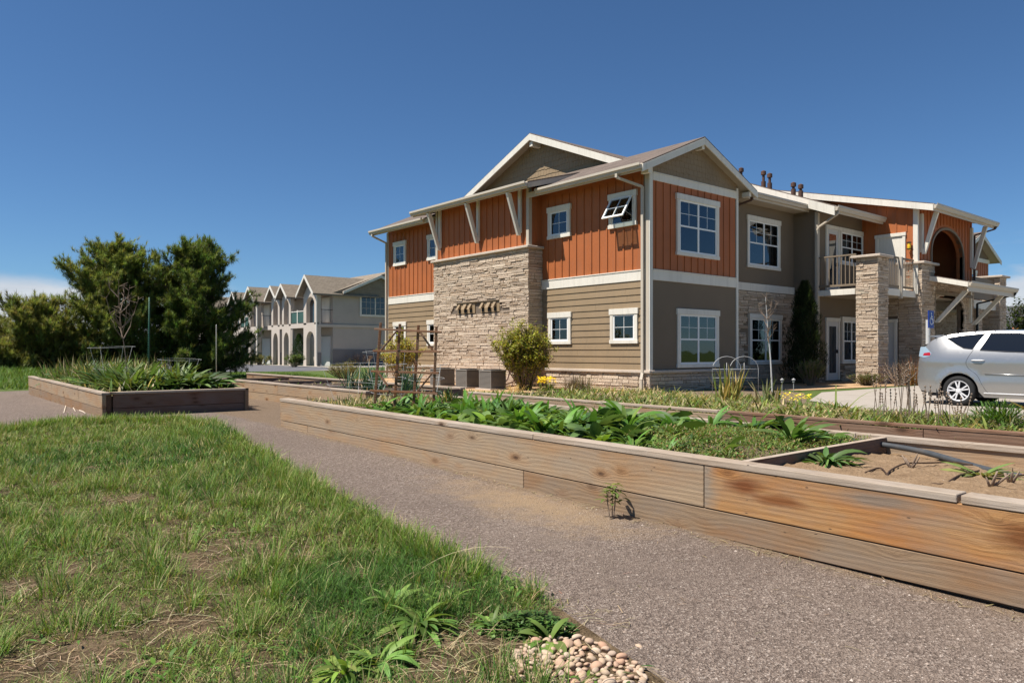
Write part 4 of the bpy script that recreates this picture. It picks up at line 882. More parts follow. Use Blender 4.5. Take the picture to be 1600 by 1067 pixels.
m = MB(); m.box(2.615, 2.71, 13.50, 13.59, .2, .66); m.build('corner_post', 'wood_dark', bedE)
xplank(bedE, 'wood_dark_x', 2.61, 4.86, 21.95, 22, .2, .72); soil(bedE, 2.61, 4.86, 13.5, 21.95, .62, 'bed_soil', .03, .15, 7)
bedC = thing('raised_bed', (7.2, 15, .28), 'empty raised bed of bare dark soil nearest the road', 'raised bed', 'wooden raised garden beds')
hplank(bedC, 'wood_beige', 6.2, 6.26, 11.4, 15.2, .44, .64, .45, .655); hplank(bedC, 'wood_beige', 6.2, 6.26, 15.206, 19.4, .45, .655, .46, .665); hplank(bedC, 'wood_beige', 6.205, 6.26, 11.4, 19.4, .2, .436, .2, .45)
hplank(bedC, 'wood_cap', 6.19, 6.32, 11.38, 19.42, .643, .68, .667, .705, 'cap_plank'); hplank(bedC, 'wood_cap', 8.18, 8.30, 11.38, 22.5, .643, .68, .69, .725, 'cap_plank'); hplank(bedC, 'wood_brown', 8.2, 8.26, 11.4, 22.5, .2, .64, .2, .688)
for y in (11.4, 13.9, 16.8, 19.36): xplank(bedC, 'wood_dark_x', 6.26, 8.2, y, y+.05, .2, .66, 'divider_plank')
soil(bedC, 6.26, 8.2, 11.45, 19.36, .585, 'dark_soil', .035, .14, 8)
def pt(px, py, z):
    r = Vector((.7695*(px-800)/1160+.6386, -.6386*(px-800)/1160+.7695, (550-py)/1160)); k = (z-1.35)/r.z; return (r.x*k, r.y*k, z)
def curve(pts, n=6):
    out = []; P = [Vector(p) for p in pts]; P = [P[0]*2-P[1]]+P+[P[-1]*2-P[-2]]
    for i in range(1, len(P)-2):
        for k in range(n):
            t_ = k/n; a, b, c, d = P[i-1], P[i], P[i+1], P[i+2]
            out.append(.5*((2*b)+(c-a)*t_+(2*a-5*b+4*c-d)*t_*t_+(3*b-a-3*c+d)*t_**3))
    return out+[P[-2]]
m = MB(); m.tube(curve([pt(1296, 683, .56), pt(1340, 689, .55), pt(1430, 703, .53), pt(1500, 722, .50), pt(1560, 738, .485), pt(1640, 752, .47)]), .024, 10); tag(m.build('irrigation_pipe', 'pipe_black', smooth=True), 'grey plastic irrigation pipe lying along the back of the sandy soil', 'pipe')
m = MB()
m.tube(curve([pt(1352, 738, 0.525), pt(1375, 731, 0.535), pt(1388, 744, 0.525)]), .006, 6); m.tube(curve([pt(1386, 745, 0.520), pt(1391, 735, 0.530), pt(1415, 724, 0.535), pt(1450, 723, 0.530), pt(1490, 722, 0.525), pt(1520, 726, 0.517)]), .006, 6)
m.tube(curve([pt(1455, 755, 0.515), pt(1476, 755, 0.520), pt(1500, 742, 0.525), pt(1530, 735, 0.515)]), .006, 6); m.tube(curve([pt(1552, 757, 0.515), pt(1570, 748, 0.525), pt(1600, 742, 0.520), pt(1640, 746, 0.515)]), .006, 6)
tag(m.build('drip_tube', 'tube_brown', smooth=True), 'thin brown drip tubing looped over the sandy soil', 'tube')
def stub(px, py, sticks, label, seed):
    r = random.Random(seed); c = Vector(pt(px, py, .505)); m = MB()
    for i in range(sticks):
        a = r.uniform(0, 6.28); l = r.uniform(.07, .16); d = Vector((math.cos(a)*.5, math.sin(a)*.5, r.uniform(.5, 1))).normalized()
        m.tube([c-d*.02, c+d*l*.6, c+d*l+Vector((r.uniform(-.02, .02), 0, .0))], .011, 6, .004)
    tag(m.build('plant_stub', 'twig', loc=tuple(c), smooth=True), label, 'plant stub', 'dead stubs in the sandy soil')
stub(1424, 733, 5, 'frayed pale stub on sand behind the drip tube', 3); stub(1548, 764, 4, 'dark forked stub by the front board of the sandy section', 5); stub(1580, 757, 5, 'pale broken stub at the right edge of the sandy section', 9)
# edging strip and river stones at the lawn corner
m = MB(); m.tube([(2.466, 2.62, .02), (2.424, 2.05, .02), (2.381, 1.5, .02)], .005, 5); m.hexa([(2.462, 2.62, -.05), (2.470, 2.62, -.05), (2.385, 1.5, -.05), (2.377, 1.5, -.05), (2.462, 2.62, .022), (2.470, 2.62, .022), (2.385, 1.5, .022), (2.377, 1.5, .022)])
tag(m.build('lawn_edging', 'dark_taupe'), 'thin grey metal edging between the gravel path and river stones', 'edging')
def stone_mesh(seed):
    bm = bmesh.new(); bmesh.ops.create_icosphere(bm, subdivisions=3, radius=1); r = random.Random(seed)
    k = [Vector((r.gauss(0, 1), r.gauss(0, 1), r.gauss(0, 1))).normalized() for _ in range(7)]
    for v in bm.verts:
        d = v.co.normalized(); s = 1
        for q in k: s -= .34*max(0, d.dot(q)-.45)
        v.co = d*s
    me = bpy.data.meshes.new('river_stone'); bm.to_mesh(me); bm.free(); me.materials.append(M['river_stone']); me.polygons.foreach_set('use_smooth', [True]*len(me.polygons)); return me
sms = [stone_mesh(i) for i in range(7)]; r = random.Random(11); done = []
tries = 0
while len(done) < 250 and tries < 9000:
    tries += 1
    px = r.uniform(800, 1012); lim = 1070 if px < 850 else 1078
    top = 1005+max(0, (845-px))*.55+max(0, px-960)*.55
    py = r.uniform(top, lim)
    x, y, _ = pt(px, py, .03); s = r.choice((.013, .017, .021, .026, .032))*r.uniform(.85, 1.15)
    if x > 2.36+.12*(y-1.92): continue
    z = .03
    near = [q for q in done if (q[0]-x)**2+(q[1]-y)**2 < (.85*(q[3]+s))**2]
    if near:
        if len(done) < 70: continue
        z = max(q[2] for q in near)+.022
        if z > .060: continue
    done.append((x, y, z, s))
    o = bpy.data.objects.new('river_stone', r.choice(sms)); o.location = (x, y, z+G(x, y)-.009); k = r.uniform(.9, 1.35); o.scale = (s*k, s/k*1.05, s*r.uniform(.6, .85)); o.rotation_euler = (r.uniform(-.4, .4), r.uniform(-.4, .4), r.uniform(0, 6.3))
    tag(link(o), 'rounded tan river stone in the pile at the lawn corner', 'stone', 'river stones piled at the lawn corner')
o = bpy.data.objects.new('river_stone', sms[2]); x, y, _ = pt(998, 1012, .02); o.location = (x, y, .022); o.scale = (.019, .024, .016); tag(link(o), 'lone pale stone out on the gravel beside the stone pile', 'stone')

# ------------------------------------------------------------------ silver car (nose towards -y)
CX0, CY0, CZ0 = 18.48, 7.08, G(17.6, 6.1)+.016
car = thing('parked_car', (CX0, CY0-2.2, CZ0), 'silver hatchback wagon parked beyond the garden beds', 'car')
AXR, AXF, AR, WR = .92, 3.70, .385, .322
def cw(s, z):
    w = .885
    if s < .75: w *= 1-.20*((.75-s)/.75)**2.2
    if s > 3.9: w *= 1-.20*((s-3.9)/.72)**2.2
    if z > .98: w *= 1-.285*min(1, (z-.98)/.60)**1.45
    if z < .55: w -= .035*((.55-z)/.3)**1.5
    w += .010*math.exp(-((z-.93)/.05)**2) - .012*math.exp(-((z-.66)/.09)**2)*(1 if 1.35 < s < 3.3 else 0)
    for a in (AXR, AXF):
        d = math.hypot(s-a, z-WR); w += .022*math.exp(-((d-AR-.03)/.06)**2)
    return w
def cp(s, z, side=-1, off=0): return (CX0+side*(cw(s, z)+off), CY0-s, CZ0+z)
TOPL = [(.10, .30), (.035, .42), (.02, .60), (.045, .72), (.05, .86), (.07, 1.0), (.10, 1.12), (.16, 1.25), (.27, 1.37), (.40, 1.46), (.60, 1.525), (.85, 1.565), (1.15, 1.588), (1.55, 1.60), (2.0, 1.59), (2.4, 1.555), (2.75, 1.47), (3.1, 1.32), (3.45, 1.14), (3.75, 1.02), (4.1, .95), (4.4, .86), (4.56, .72), (4.61, .55), (4.58, .35), (4.5, .24)]
BOT = [(4.2, .20)]+[(AXF+AR*math.cos(a), WR+AR*math.sin(a)) for a in [PI*i/14 for i in range(0, 15)] if WR+AR*math.sin(a) > .2]+[(3.25, .2), (1.4, .2)]+[(AXR+AR*math.cos(a), WR+AR*math.sin(a)) for a in [PI*i/14 for i in range(0, 15)] if WR+AR*math.sin(a) > .2]+[(.5, .26), (.25, .27)]
def side_mesh(poly, off, step, sides=(-1, 1)):
    bm = bmesh.new(); bm.faces.new([bm.verts.new((s, z, 0)) for s, z in poly]); bmesh.ops.triangulate(bm, faces=bm.faces[:])
    for ax in (0, 1):
        lo = min(v.co[ax] for v in bm.verts); hi = max(v.co[ax] for v in bm.verts); q = lo+step
        while q < hi:
            bmesh.ops.bisect_plane(bm, geom=bm.verts[:]+bm.edges[:]+bm.faces[:], plane_co=(q, 0, 0) if ax == 0 else (0, q, 0), plane_no=(1, 0, 0) if ax == 0 else (0, 1, 0), dist=1e-5); q += step
    bm.verts.index_update(); vs = [(v.co.x, v.co.y) for v in bm.verts]; fs = [tuple(v.index for v in f.verts) for f in bm.faces]; bm.free()
    mb = MB()
    for sd in sides: mb.add([cp(s, z, sd, off) for s, z in vs], fs)
    return mb
mb = side_mesh(TOPL+BOT, 0, .07)
NV = 10
def shell(i, v):
    s, z = TOPL[i]; k = 1-v*v; n = len(TOPL)
    a = TOPL[max(i-1, 0)]; b = TOPL[min(i+1, n-1)]; t_ = Vector((b[0]-a[0], b[1]-a[1])).normalized(); nrm = (-t_.y, t_.x)
    bul = .16 if s < .2 else (.16 if s > 4.3 else .035 if z > 1.3 else .06)
    return (CX0+v*cw(s, z), CY0-(s+nrm[0]*bul*k), CZ0+z+nrm[1]*bul*k)
for i in range(len(TOPL)-1):
    for j in range(NV):
        v0, v1 = -1+2*j/NV, -1+2*(j+1)/NV
        mb.add([shell(i, v0), shell(i, v1), shell(i+1, v1), shell(i+1, v0)], [(0, 1, 2, 3)])
def weld(o, d=.0015):
    bm = bmesh.new(); bm.from_mesh(o.data); bmesh.ops.remove_doubles(bm, verts=bm.verts, dist=d); bmesh.ops.recalc_face_normals(bm, faces=bm.faces); bm.to_mesh(o.data); bm.free()
    o.data.polygons.foreach_set('use_smooth', [True]*len(o.data.polygons))
body = mb.build('body', 'silver_paint', car, smooth=True); weld(body)
m = MB(); m.box(CX0-.72, CX0+.72, CY0-4.35, CY0-.25, CZ0+.19, CZ0+.62); m.build('underbody', 'dark_plastic', car)
qg = [(.64, 1.452), (.90, 1.502), (1.36, 1.545), (1.17, 1.215), (1.0, 1.235), (.86, 1.31)]
fd = [(1.32, 1.19), (1.47, 1.548), (2.0, 1.54), (2.33, 1.505), (2.33, 1.14), (1.8, 1.16)]
ff = [(2.41, 1.135), (2.41, 1.48), (2.72, 1.40), (3.05, 1.24), (3.28, 1.10)]
for nm, pl in (('quarter_window', qg), ('rear_door_window', fd), ('front_door_window', ff)):
    for sd in (-1, 1):
        w_ = side_mesh(pl, .004, .1, (sd,)).build(nm, 'car_glass', car, smooth=True)
        mm = MB(); mm.tube([Vector(cp(s, z, sd, .005)) for s, z in pl+[pl[0]]], .007, 6); mm.build('window_seal', 'dark_plastic', w_)
def strip(path, w, off, name, material, sides=(-1, 1), parent=None):
    for sd in sides: mm = MB(); mm.tube([cp(s, z, sd, off) for s, z in path], w, 6); mm.build(name, material, parent or car, smooth=True)
strip([(p.x, p.y) for p in curve([(1.19, 1.20, 0), (1.11, 1.05, 0), (1.07, .92, 0), (1.12, .80, 0), (1.28, .66, 0), (1.38, .45, 0), (1.47, .31, 0), (1.6, .30, 0), (2.37, .30, 0), (2.37, .7, 0), (2.37, 1.13, 0)])], .0035, .0, 'door_seam', 'dark_plastic')
strip([(1.42, .70), (1.8, .69), (2.33, .68)], .012, .006, 'door_moulding', 'silver_paint'); strip([(2.4, .68), (2.9, .67), (3.2, .67)], .012, .006, 'door_moulding', 'silver_paint')
strip([(1.40, .29), (2.0, .285), (3.2, .28)], .012, .004, 'sill_strip', 'rim_silver')
for s0 in (1.18, 2.45):
    for sd in (-1, 1): mm = MB(); mm.tube([cp(s0, .975, sd, .004), cp(s0+.05, .98, sd, .032), cp(s0+.17, .98, sd, .036), cp(s0+.24, .975, sd, .004)], .016, 8); mm.build('door_handle', 'rim_silver', car, smooth=True)
lp = [(.075, 1.27), (.20, 1.275), (.36, 1.12), (.33, 1.06), (.20, 1.03), (.06, 1.06)]
for sd in (-1, 1):
    tl = side_mesh(lp, .006, .08, (sd,)).build('tail_light', 'lamp_glass', car, smooth=True)
    side_mesh([(.18, 1.13), (.31, 1.15), (.34, 1.11), (.32, 1.075), (.16, 1.08)], .010, .05, (sd,)).build('lens', 'red_lens', tl)
m = MB(); m.hexa([(CX0-.60, CY0-.42, CZ0+1.475), (CX0+.60, CY0-.42, CZ0+1.475), (CX0+.52, CY0-.18, CZ0+1.50), (CX0-.52, CY0-.18, CZ0+1.50), (CX0-.62, CY0-.55, CZ0+1.535), (CX0+.62, CY0-.55, CZ0+1.535), (CX0+.52, CY0-.17, CZ0+1.525), (CX0-.52, CY0-.17, CZ0+1.525)]); m.build('spoiler', 'silver_paint', car, bevel=.008, seg=2)
m = MB()
for i in (6, 7, 8):
    def hp_(i, v): p = shell(i, v); return (p[0], p[1]+.012, p[2]+.006)
    for j in range(1, NV-1): m.add([hp_(i, -1+2*j/NV), hp_(i, -1+2*(j+1)/NV), hp_(i+1, -1+2*(j+1)/NV), hp_(i+1, -1+2*j/NV)], [(0, 1, 2, 3)])
m.build('rear_window', 'car_glass', car, smooth=True)
m = MB(); m.hexa([shell(16, -.86), shell(16, .86), shell(19, .9), shell(19, -.9)]+[tuple(Vector(q)+Vector((0, -.008, .014))) for q in (shell(16, -.86), shell(16, .86), shell(19, .9), shell(19, -.9))]); m.build('windscreen', 'car_glass', car)
def car_wheel(s, sd):
    c = Vector((CX0+sd*.80, CY0-s, CZ0+WR)); axv = (sd, 0, 0); m = MB()
    m.lathe(c, axv, [(.215, -.12), (.30, -.12), (.318, -.09), (.322, -.03), (.322, .03), (.316, .065), (.295, .085), (.255, .092), (.225, .085), (.215, .07)], 48); wh = m.build('wheel', 'rubber', car, smooth=True)
    m = MB(); m.lathe(c, axv, [(.226, .072), (.222, .088), (.205, .082), (.196, .05), (.196, -.08)], 48)
    a_ = Vector(axv); u = Vector((0, 0, 1)); v = a_.cross(u)
    for k in range(10):
        an = 2*PI*(k//2)/5+(.20 if k % 2 else -.20)+.1; d = u*math.cos(an)+v*math.sin(an); an2 = 2*PI*(k//2)/5+(.10 if k % 2 else -.10)+.1; d2 = u*math.cos(an2)+v*math.sin(an2)
        m.beam(c+d2*.04+a_*.070, c+d*.20+a_*.070, .026, .030, axv)
    m.lathe(c, axv, [(0, .09), (.035, .09), (.055, .082), (.06, .04)], 20); m.build('rim', 'rim_silver', wh)
    m = MB(); m.lathe(c, axv, [(0, .02), (.20, .02)], 24); m.build('brake_disc', 'dark_plastic', wh)
for s_ in (AXR, AXF):
    for sd_ in (-1, 1): car_wheel(s_, sd_)
for a_ in (AXR, AXF):
    for sd in (-1, 1):
        m = MB(); pr = [(a_+(AR-.004)*math.cos(PI*i/16), WR+(AR-.004)*math.sin(PI*i/16)) for i in range(17)]
        for p, q in zip(pr, pr[1:]):
            m.quad(cp(*p, sd, -.006), cp(*q, sd, -.006), (CX0+sd*.5, CY0-q[0], CZ0+q[1]), (CX0+sd*.5, CY0-p[0], CZ0+p[1]))
        m.build('wheel_well', 'dark_plastic', car)
for sd in (-1, 1): m = MB(); m.box(CX0+sd*.66, CX0+sd*.86, CY0-.50, CY0-.47, CZ0+.14, CZ0+.42); m.build('mudflap', 'dark_plastic', car)
m = MB(); m.tube([(CX0, CY0-.75, CZ0+1.58), (CX0, CY0-.62, CZ0+1.68)], .008, 6, .003); m.build('aerial', 'dark_plastic', car)
# accessible parking sign
sg = thing('parking_sign', (21.0, 8.05, G(21, 8.05)), 'blue accessible parking sign on a grey post behind the silver car', 'sign')
m = MB(); m.lathe((21, 8.08, .2), (0, 0, 1), [(0, 0), (.055, 0), (.055, 2.0), (0, 2.0)], 12); m.build('post', 'pole_grey', sg)
m = MB(); m.box(20.83, 21.17, 8.00, 8.02, 1.98, 2.44); pl = m.build('plate', 'sign_blue', sg, bevel=.004)
m = MB(); c = Vector((21.0, 7.997, 2.26))
def P2(u, w): return (21.0+u, 7.996, 2.20+w)
m.lathe(P2(0, .165), (0, 1, 0), [(0, 0), (.024, 0), (.024, .003), (0, .003)], 12)
for a, b, w in (((0, .13), (0, .02), .03), ((0, .085), (.075, .085), .02), ((0, .02), (.085, .02), .03), ((.085, .02), (.11, -.09), .03), ((.11, -.09), (.14, -.08), .02)): m.beam(P2(*a), P2(*b), w, .004, (0, 1, 0))
for i in range(14):
    a0 = rad(75+i*18); a1 = rad(75+(i+1)*18); m.beam(P2(.01+.095*math.cos(a0), -.03+.095*math.sin(a0)), P2(.01+.095*math.cos(a1), -.03+.095*math.sin(a1)), .02, .004, (0, 1, 0))
m.build('wheelchair_symbol', 'sign_white', sg)
# ------------------------------------------------------------------ air conditioners beside the stone block
def aircon(x, y, label):
    z = G(x, y)+.02; s = .54; t_ = thing('air_conditioner', (x+s/2, y+s/2, z), label, 'air conditioner', 'air conditioners by the stone block')
    m = MB(); m.box(x-.08, x+s+.08, y-.08, y+s+.08, z-.06, z+.03); m.build('pad', 'stone_cap', t_)
    m = MB(); m.box(x+.02, x+s-.02, y+.02, y+s-.02, z+.03, z+.50); m.build('core', 'ac_dark', t_)
    m = MB()
    for i in range(13):
        q = z+.05+i*.034; m.box(x, x+s, y, y+.018, q, q+.022); m.box(x, x+.018, y+.019, y+s, q, q+.022); m.box(x+s-.018, x+s, y+.019, y+s, q, q+.022)
    m.build('louvre', 'ac_grey', t_)
    m = MB(); [m.box(x+a, x+a+.03, y+b, y+b+.03, z+.03, z+.50) for a in (-.004, s-.026) for b in (-.004, s-.026)]; m.box(x-.01, x+s+.01, y-.01, y+s+.01, z+.50, z+.54); m.build('cabinet', 'ac_grey', t_, bevel=.006)
    m = MB(); m.lathe((x+s/2, y+s/2, z+.541), (0, 0, 1), [(.26, 0), (.26, .02), (.24, .02), (.24, .004)], 24); m.build('fan_guard', 'ac_dark', t_)
aircon(12.7, 18.72, 'left grey air conditioner of three, behind the wooden trellis'); aircon(12.7, 17.36, 'middle grey air conditioner of three in front of the stone block'); aircon(12.7, 16.22, 'right grey air conditioner of three, next to the yellow green shrub')
for y in (17.2, 16.6, 17.55):
    m = MB(); m.tube(curve([(14.56, y, 1.35), (14.50, y+.02, 1.1), (14.54, y-.05, .95), (14.5, y+.03, .75), (14.3, y, .45), (13.6, y, .35), (13.3, y, .42)], 4), .022, 8)
    m.box(14.50, 14.58, y-.05, y+.05, .72, .95); tag(m.build('refrigerant_line', 'rust_pipe', smooth=False), 'brown insulated pipe climbing the stone block behind the air conditioners', 'pipe', 'pipes on the stone block')
# ------------------------------------------------------------------ trellis, wire cages, stakes
tr = thing('trellis', pt(630, 640, .57), 'rusty brown wooden trellis frame standing at the far end of the nearest bed', 'trellis')
def TP(px, py, dd=9.75):
    X = (px-800)/1160*dd; return (.7695*X+.6386*dd, -.6386*X+.7695*dd, 1.35+(550-py)/1160*dd)
for a, b, d in (((595, 504), (585, 640), 9.9), ((625, 506), (616, 640), 9.8), ((654, 508), (645, 652), 9.7), ((682, 510), (677, 640), 9.6)):
    m = MB(); m.beam(TP(*a, d), TP(*b, d), .034, .034, (.6, .8, 0)); m.build('post', 'trellis_wood', tr, bevel=.003)
for a, b in (((585, 514), (690, 519)), ((583, 548), (688, 550)), ((580, 580), (686, 583)), ((578, 610), (684, 615))):
    m = MB(); m.beam(TP(*a, 9.84), TP(*b, 9.56), .024, .026, (0, 0, 1)); m.build('crossbar', 'trellis_wood', tr, bevel=.002)
for a, b in (((619, 518), (596, 547)), ((656, 518), (678, 550)), ((677, 581), (648, 617)), ((591, 582), (606, 603))):
    m = MB(); m.beam(TP(*a, 9.70), TP(*b, 9.66), .022, .022, (0, 0, 1)); m.build('brace', 'trellis_wood', tr, bevel=.002)
def cage(c, r0, r1, h, label, rings=3, legs=4, rot=0, tilt=0, wr=.0021, cat='plant cage', group='white wire plant cages'):
    t_ = thing('wire_cage', c, label, cat, group); c = Vector(c)
    for k in range(legs):
        a = rot+2*PI*k/legs; m = MB(); d = Vector((math.cos(a), math.sin(a), 0)); m.tube([c+d*r0*.8+Vector((0, 0, -.08)), c+d*r1+Vector((tilt*h, 0, h))], wr, 6); m.build('leg', 'wire_white', t_)
    for i in range(rings):
        f = (i+1)/rings; r_ = r0+(r1-r0)*f; m = MB(); m.tube([c+Vector((tilt*h*f+r_*math.cos(2*PI*k/20), r_*math.sin(2*PI*k/20), h*f*.97+.02*math.sin(2*PI*k/20+i))) for k in range(21)], wr, 6); m.build('ring', 'pole_grey', t_)
    return t_
cage((5.55, 9.5, .56), .22, .33, .82, 'white wire plant cage leaning in front of the trellis', rings=4, rot=.5, tilt=-.08)
cage((6.1, 9.35, .56), .2, .30, .60, 'white wire plant cage at the right foot of the trellis', rings=3, rot=.2)
cage((5.3, 10.1, .56), .3, .5, .62, 'wide white wire plant cage left of the trellis', rings=2, rot=.9)
cage((3.25, 16.2, .62), .22, .42, .85, 'bent white wire plant cage at the left of the bed before the pines', rings=2, rot=.3)
cage((4.35, 15.6, .62), .2, .40, .60, 'low white wire plant cage at the right of the bed before the pines', rings=1, rot=.8)
m = MB(); m.tube([pt(338, 604, .62), TP(338, 508, 13.6)], .008, 6); tag(m.build('stake', 'wire_white', smooth=True), 'white stake standing in the bed before the pines', 'stake')
x, y, z = pt(232, 602, .62); m = MB(); m.tube([(x, y, .55), (x+.01, y, 1.6), (x+.02, y+.01, 2.55)], .022, 8, .016)
for k in range(34): m.lathe((x+.012*(k/34), y, .7+k*.053), (0, 0, 1), [(.02, 0), (.026, .004), (.02, .008)], 8)
tag(m.build('garden_stake', 'stake_green', smooth=True), 'tall dark green garden stake in the bed before the pines', 'stake')
ar = thing('garden_arch', (16.33, 10.82, .3), 'rounded white wire garden arch before the gable front', 'garden arch')
for dx, dy in ((-.25, .1), (.18, -.12)):
    m = MB(); c = Vector((16.33+dx, 10.82+dy, .3)); d = Vector((.7695, -.6386, 0))
    m.tube([c-d*.36, c-d*.36+Vector((0, 0, .62))]+[c-d*.36*math.cos(PI*i/10)+Vector((0, 0, .62+.32*math.sin(PI*i/10))) for i in range(1, 10)]+[c+d*.36+Vector((0, 0, .62)), c+d*.36], .007, 6)
    for zz in (.40, .62): m.tube([c-d*.36+Vector((0, 0, zz)), c+d*.36+Vector((0, 0, zz))], .006, 6)
    m.tube([c+Vector((0, 0, .40)), c+Vector((0, 0, .78))], .006, 6); m.build('hoop', 'pole_grey', ar, smooth=True)
for px, py, lb in ((1222, 610, 'small garden path light left of its twin by the sapling'), (1240, 610, 'small garden path light right of its twin by the sapling')):
    x, y, z = pt(px, py, .3); m = MB(); m.tube([(x, y, .25), (x, y, .56)], .012, 6); m.lathe((x, y, .54), (0, 0, 1), [(0, .1), (.05, .06), (.05, .04), (.03, .03), (.03, -.02), (0, -.02)], 10); tag(m.build('path_light', 'grey_metal'), lb, 'garden light', 'garden path lights')
m = MB(); rr_ = random.Random(4)
for a, b in (((100, 645), (104, 631)), ((104, 631), (112, 634)), ((112, 634), (118, 643)), ((120, 632), (128, 637)), ((128, 637), (138, 644)), ((124, 641), (134, 646))):
    m.tube([Vector(pt(*a, .30)), Vector(pt((a[0]+b[0])/2, (a[1]+b[1])/2-1, .31)), Vector(pt(*b, .30))], .011, 6, .006)
tag(m.build('dead_root', 'dead_root', smooth=True), 'bleached dry roots lying on the gravel beside the far left bed', 'roots')
m = MB()  # patio chair on the balcony
x0, y0 = BX+11.2, BY-.6
cb = thing('patio_chair', (x0, y0, 3.47), 'black metal patio chair on the balcony', 'chair')
m.box(x0-.25, x0+.25, y0-.25, y0+.25, 3.88, 3.92); m.build('seat', 'black_metal', cb)
for a in (-.23, .23):
    for b in (-.23, .23): m = MB(); m.beam((x0+a, y0+b, 3.47), (x0+a, y0+b, 3.88), .03, .03); m.build('leg', 'black_metal', cb)
m = MB(); [m.beam((x0+.24, y0-.22+i*.11, 3.92), (x0+.30, y0-.22+i*.11, 4.42), .025, .02) for i in range(5)]; m.beam((x0+.30, y0-.25, 4.42), (x0+.30, y0+.25, 4.42), .03, .04); m.build('backrest', 'black_metal', cb)

# loose chips of gravel lying on the path near the viewer
n = 16000; px = NR.uniform(330, 1720, n); dd = 3.0+5.5*NR.random(n)**1.6; X = (px-800)/1160*dd; x = .7695*X+.6386*dd; y = -.6386*X+.7695*dd
k = (x < 4.33) & (x > 2.52+.075*np.clip(y-2.5, 0, 9)+.02); x, y = x[k], y[k]; n = len(x); sz = NR.uniform(.0022, .0055, n)*(1+.9*(NR.random(n) < .07))
o6 = np.array([(1, 0, 0), (0, 1, 0), (-1, 0, 0), (0, -1, 0), (0, 0, .8), (0, 0, -.5)], float); f8 = np.array([(0, 1, 4, 4), (1, 2, 4, 4), (2, 3, 4, 4), (3, 0, 4, 4)])[:, :3]
V = o6[None]*NR.uniform(.6, 1.3, (n, 6, 1))*sz[:, None, None]; a = NR.uniform(0, 6.28, n); V = np.stack([V[..., 0]*np.cos(a)[:, None]-V[..., 1]*np.sin(a)[:, None], V[..., 0]*np.sin(a)[:, None]+V[..., 1]*np.cos(a)[:, None], V[..., 2]], -1)+np.stack([x, y, g(x, y)+.013], -1)[:, None]
me = bpy.data.meshes.new('loose_gravel'); me.from_pydata(V.reshape(-1, 3).tolist(), [], (f8[None]+6*np.arange(n)[:, None, None]).reshape(-1, 3).tolist()); me.materials.append(M['gravel_chip']); tag(link(bpy.data.objects.new('loose_gravel', me)), kind='stuff')
# ------------------------------------------------------------------ lawn in the foreground
def inpoly(x, y, poly):
    c = np.zeros(len(x), bool); n = len(poly)
    for i in range(n):
        (x1, y1), (x2, y2) = poly[i], poly[(i+1) % n]
        k = ((y1 > y) != (y2 > y)) & (x < (x2-x1)*(y-y1)/((y2-y1) or 1e-9)+x1); c ^= k
    return c
def camxy(x, y): return .7695*x-.6386*y, .6386*x+.7695*y
_ph = NR.uniform(0, 6.28, (24, 2)); _fr = NR.normal(0, 1, (24, 2))
def fbm(x, y, s, k=0):
    v = 0
    for i in range(6):
        f = _fr[(i+k*6) % 24]*s*(1.5**i); v = v+np.sin(f[0]*x+f[1]*y+_ph[(i+k*6) % 24, 0])/(1.3**i)
    return v/3.2
def bare(x, y):
    b = np.zeros_like(x)
    for px, py, rx in ((200, 800, .26), (250, 740, .2), (312, 886, .26), (372, 865, .2), (40, 1045, .26), (150, 1050, .22), (720, 925, .16), (745, 1010, .30), (690, 1050, .25), (30, 930, .16), (300, 985, .22), (400, 1055, .14), (560, 905, .12), (800, 1000, .2), (470, 880, .14), (120, 900, .16)):
        cx, cy, _ = pt(px, py, .04); b = np.maximum(b, .93*np.exp(-((x-cx)**2+(y-cy)**2)/(rx*.86)**2))
    return b
def scatter(n, poly, dmin, dmax, tx0=-1.25, tx1=.30):
    out = []; tot = 0
    xs = [p[0] for p in poly]; ys = [p[1] for p in poly]
    while tot < n:
        x = U(min(xs), max(xs), n*3); y = U(min(ys), max(ys), n*3); X, Y = camxy(x, y)
        k = inpoly(x, y, poly) & (Y > dmin) & (Y < dmax) & (X/Y > tx0) & (X/Y < tx1)
        if k.sum() == 0: break
        out.append(np.c_[x[k], y[k]]); tot += k.sum()
    return np.concatenate(out)[:n]
gs = Strips()
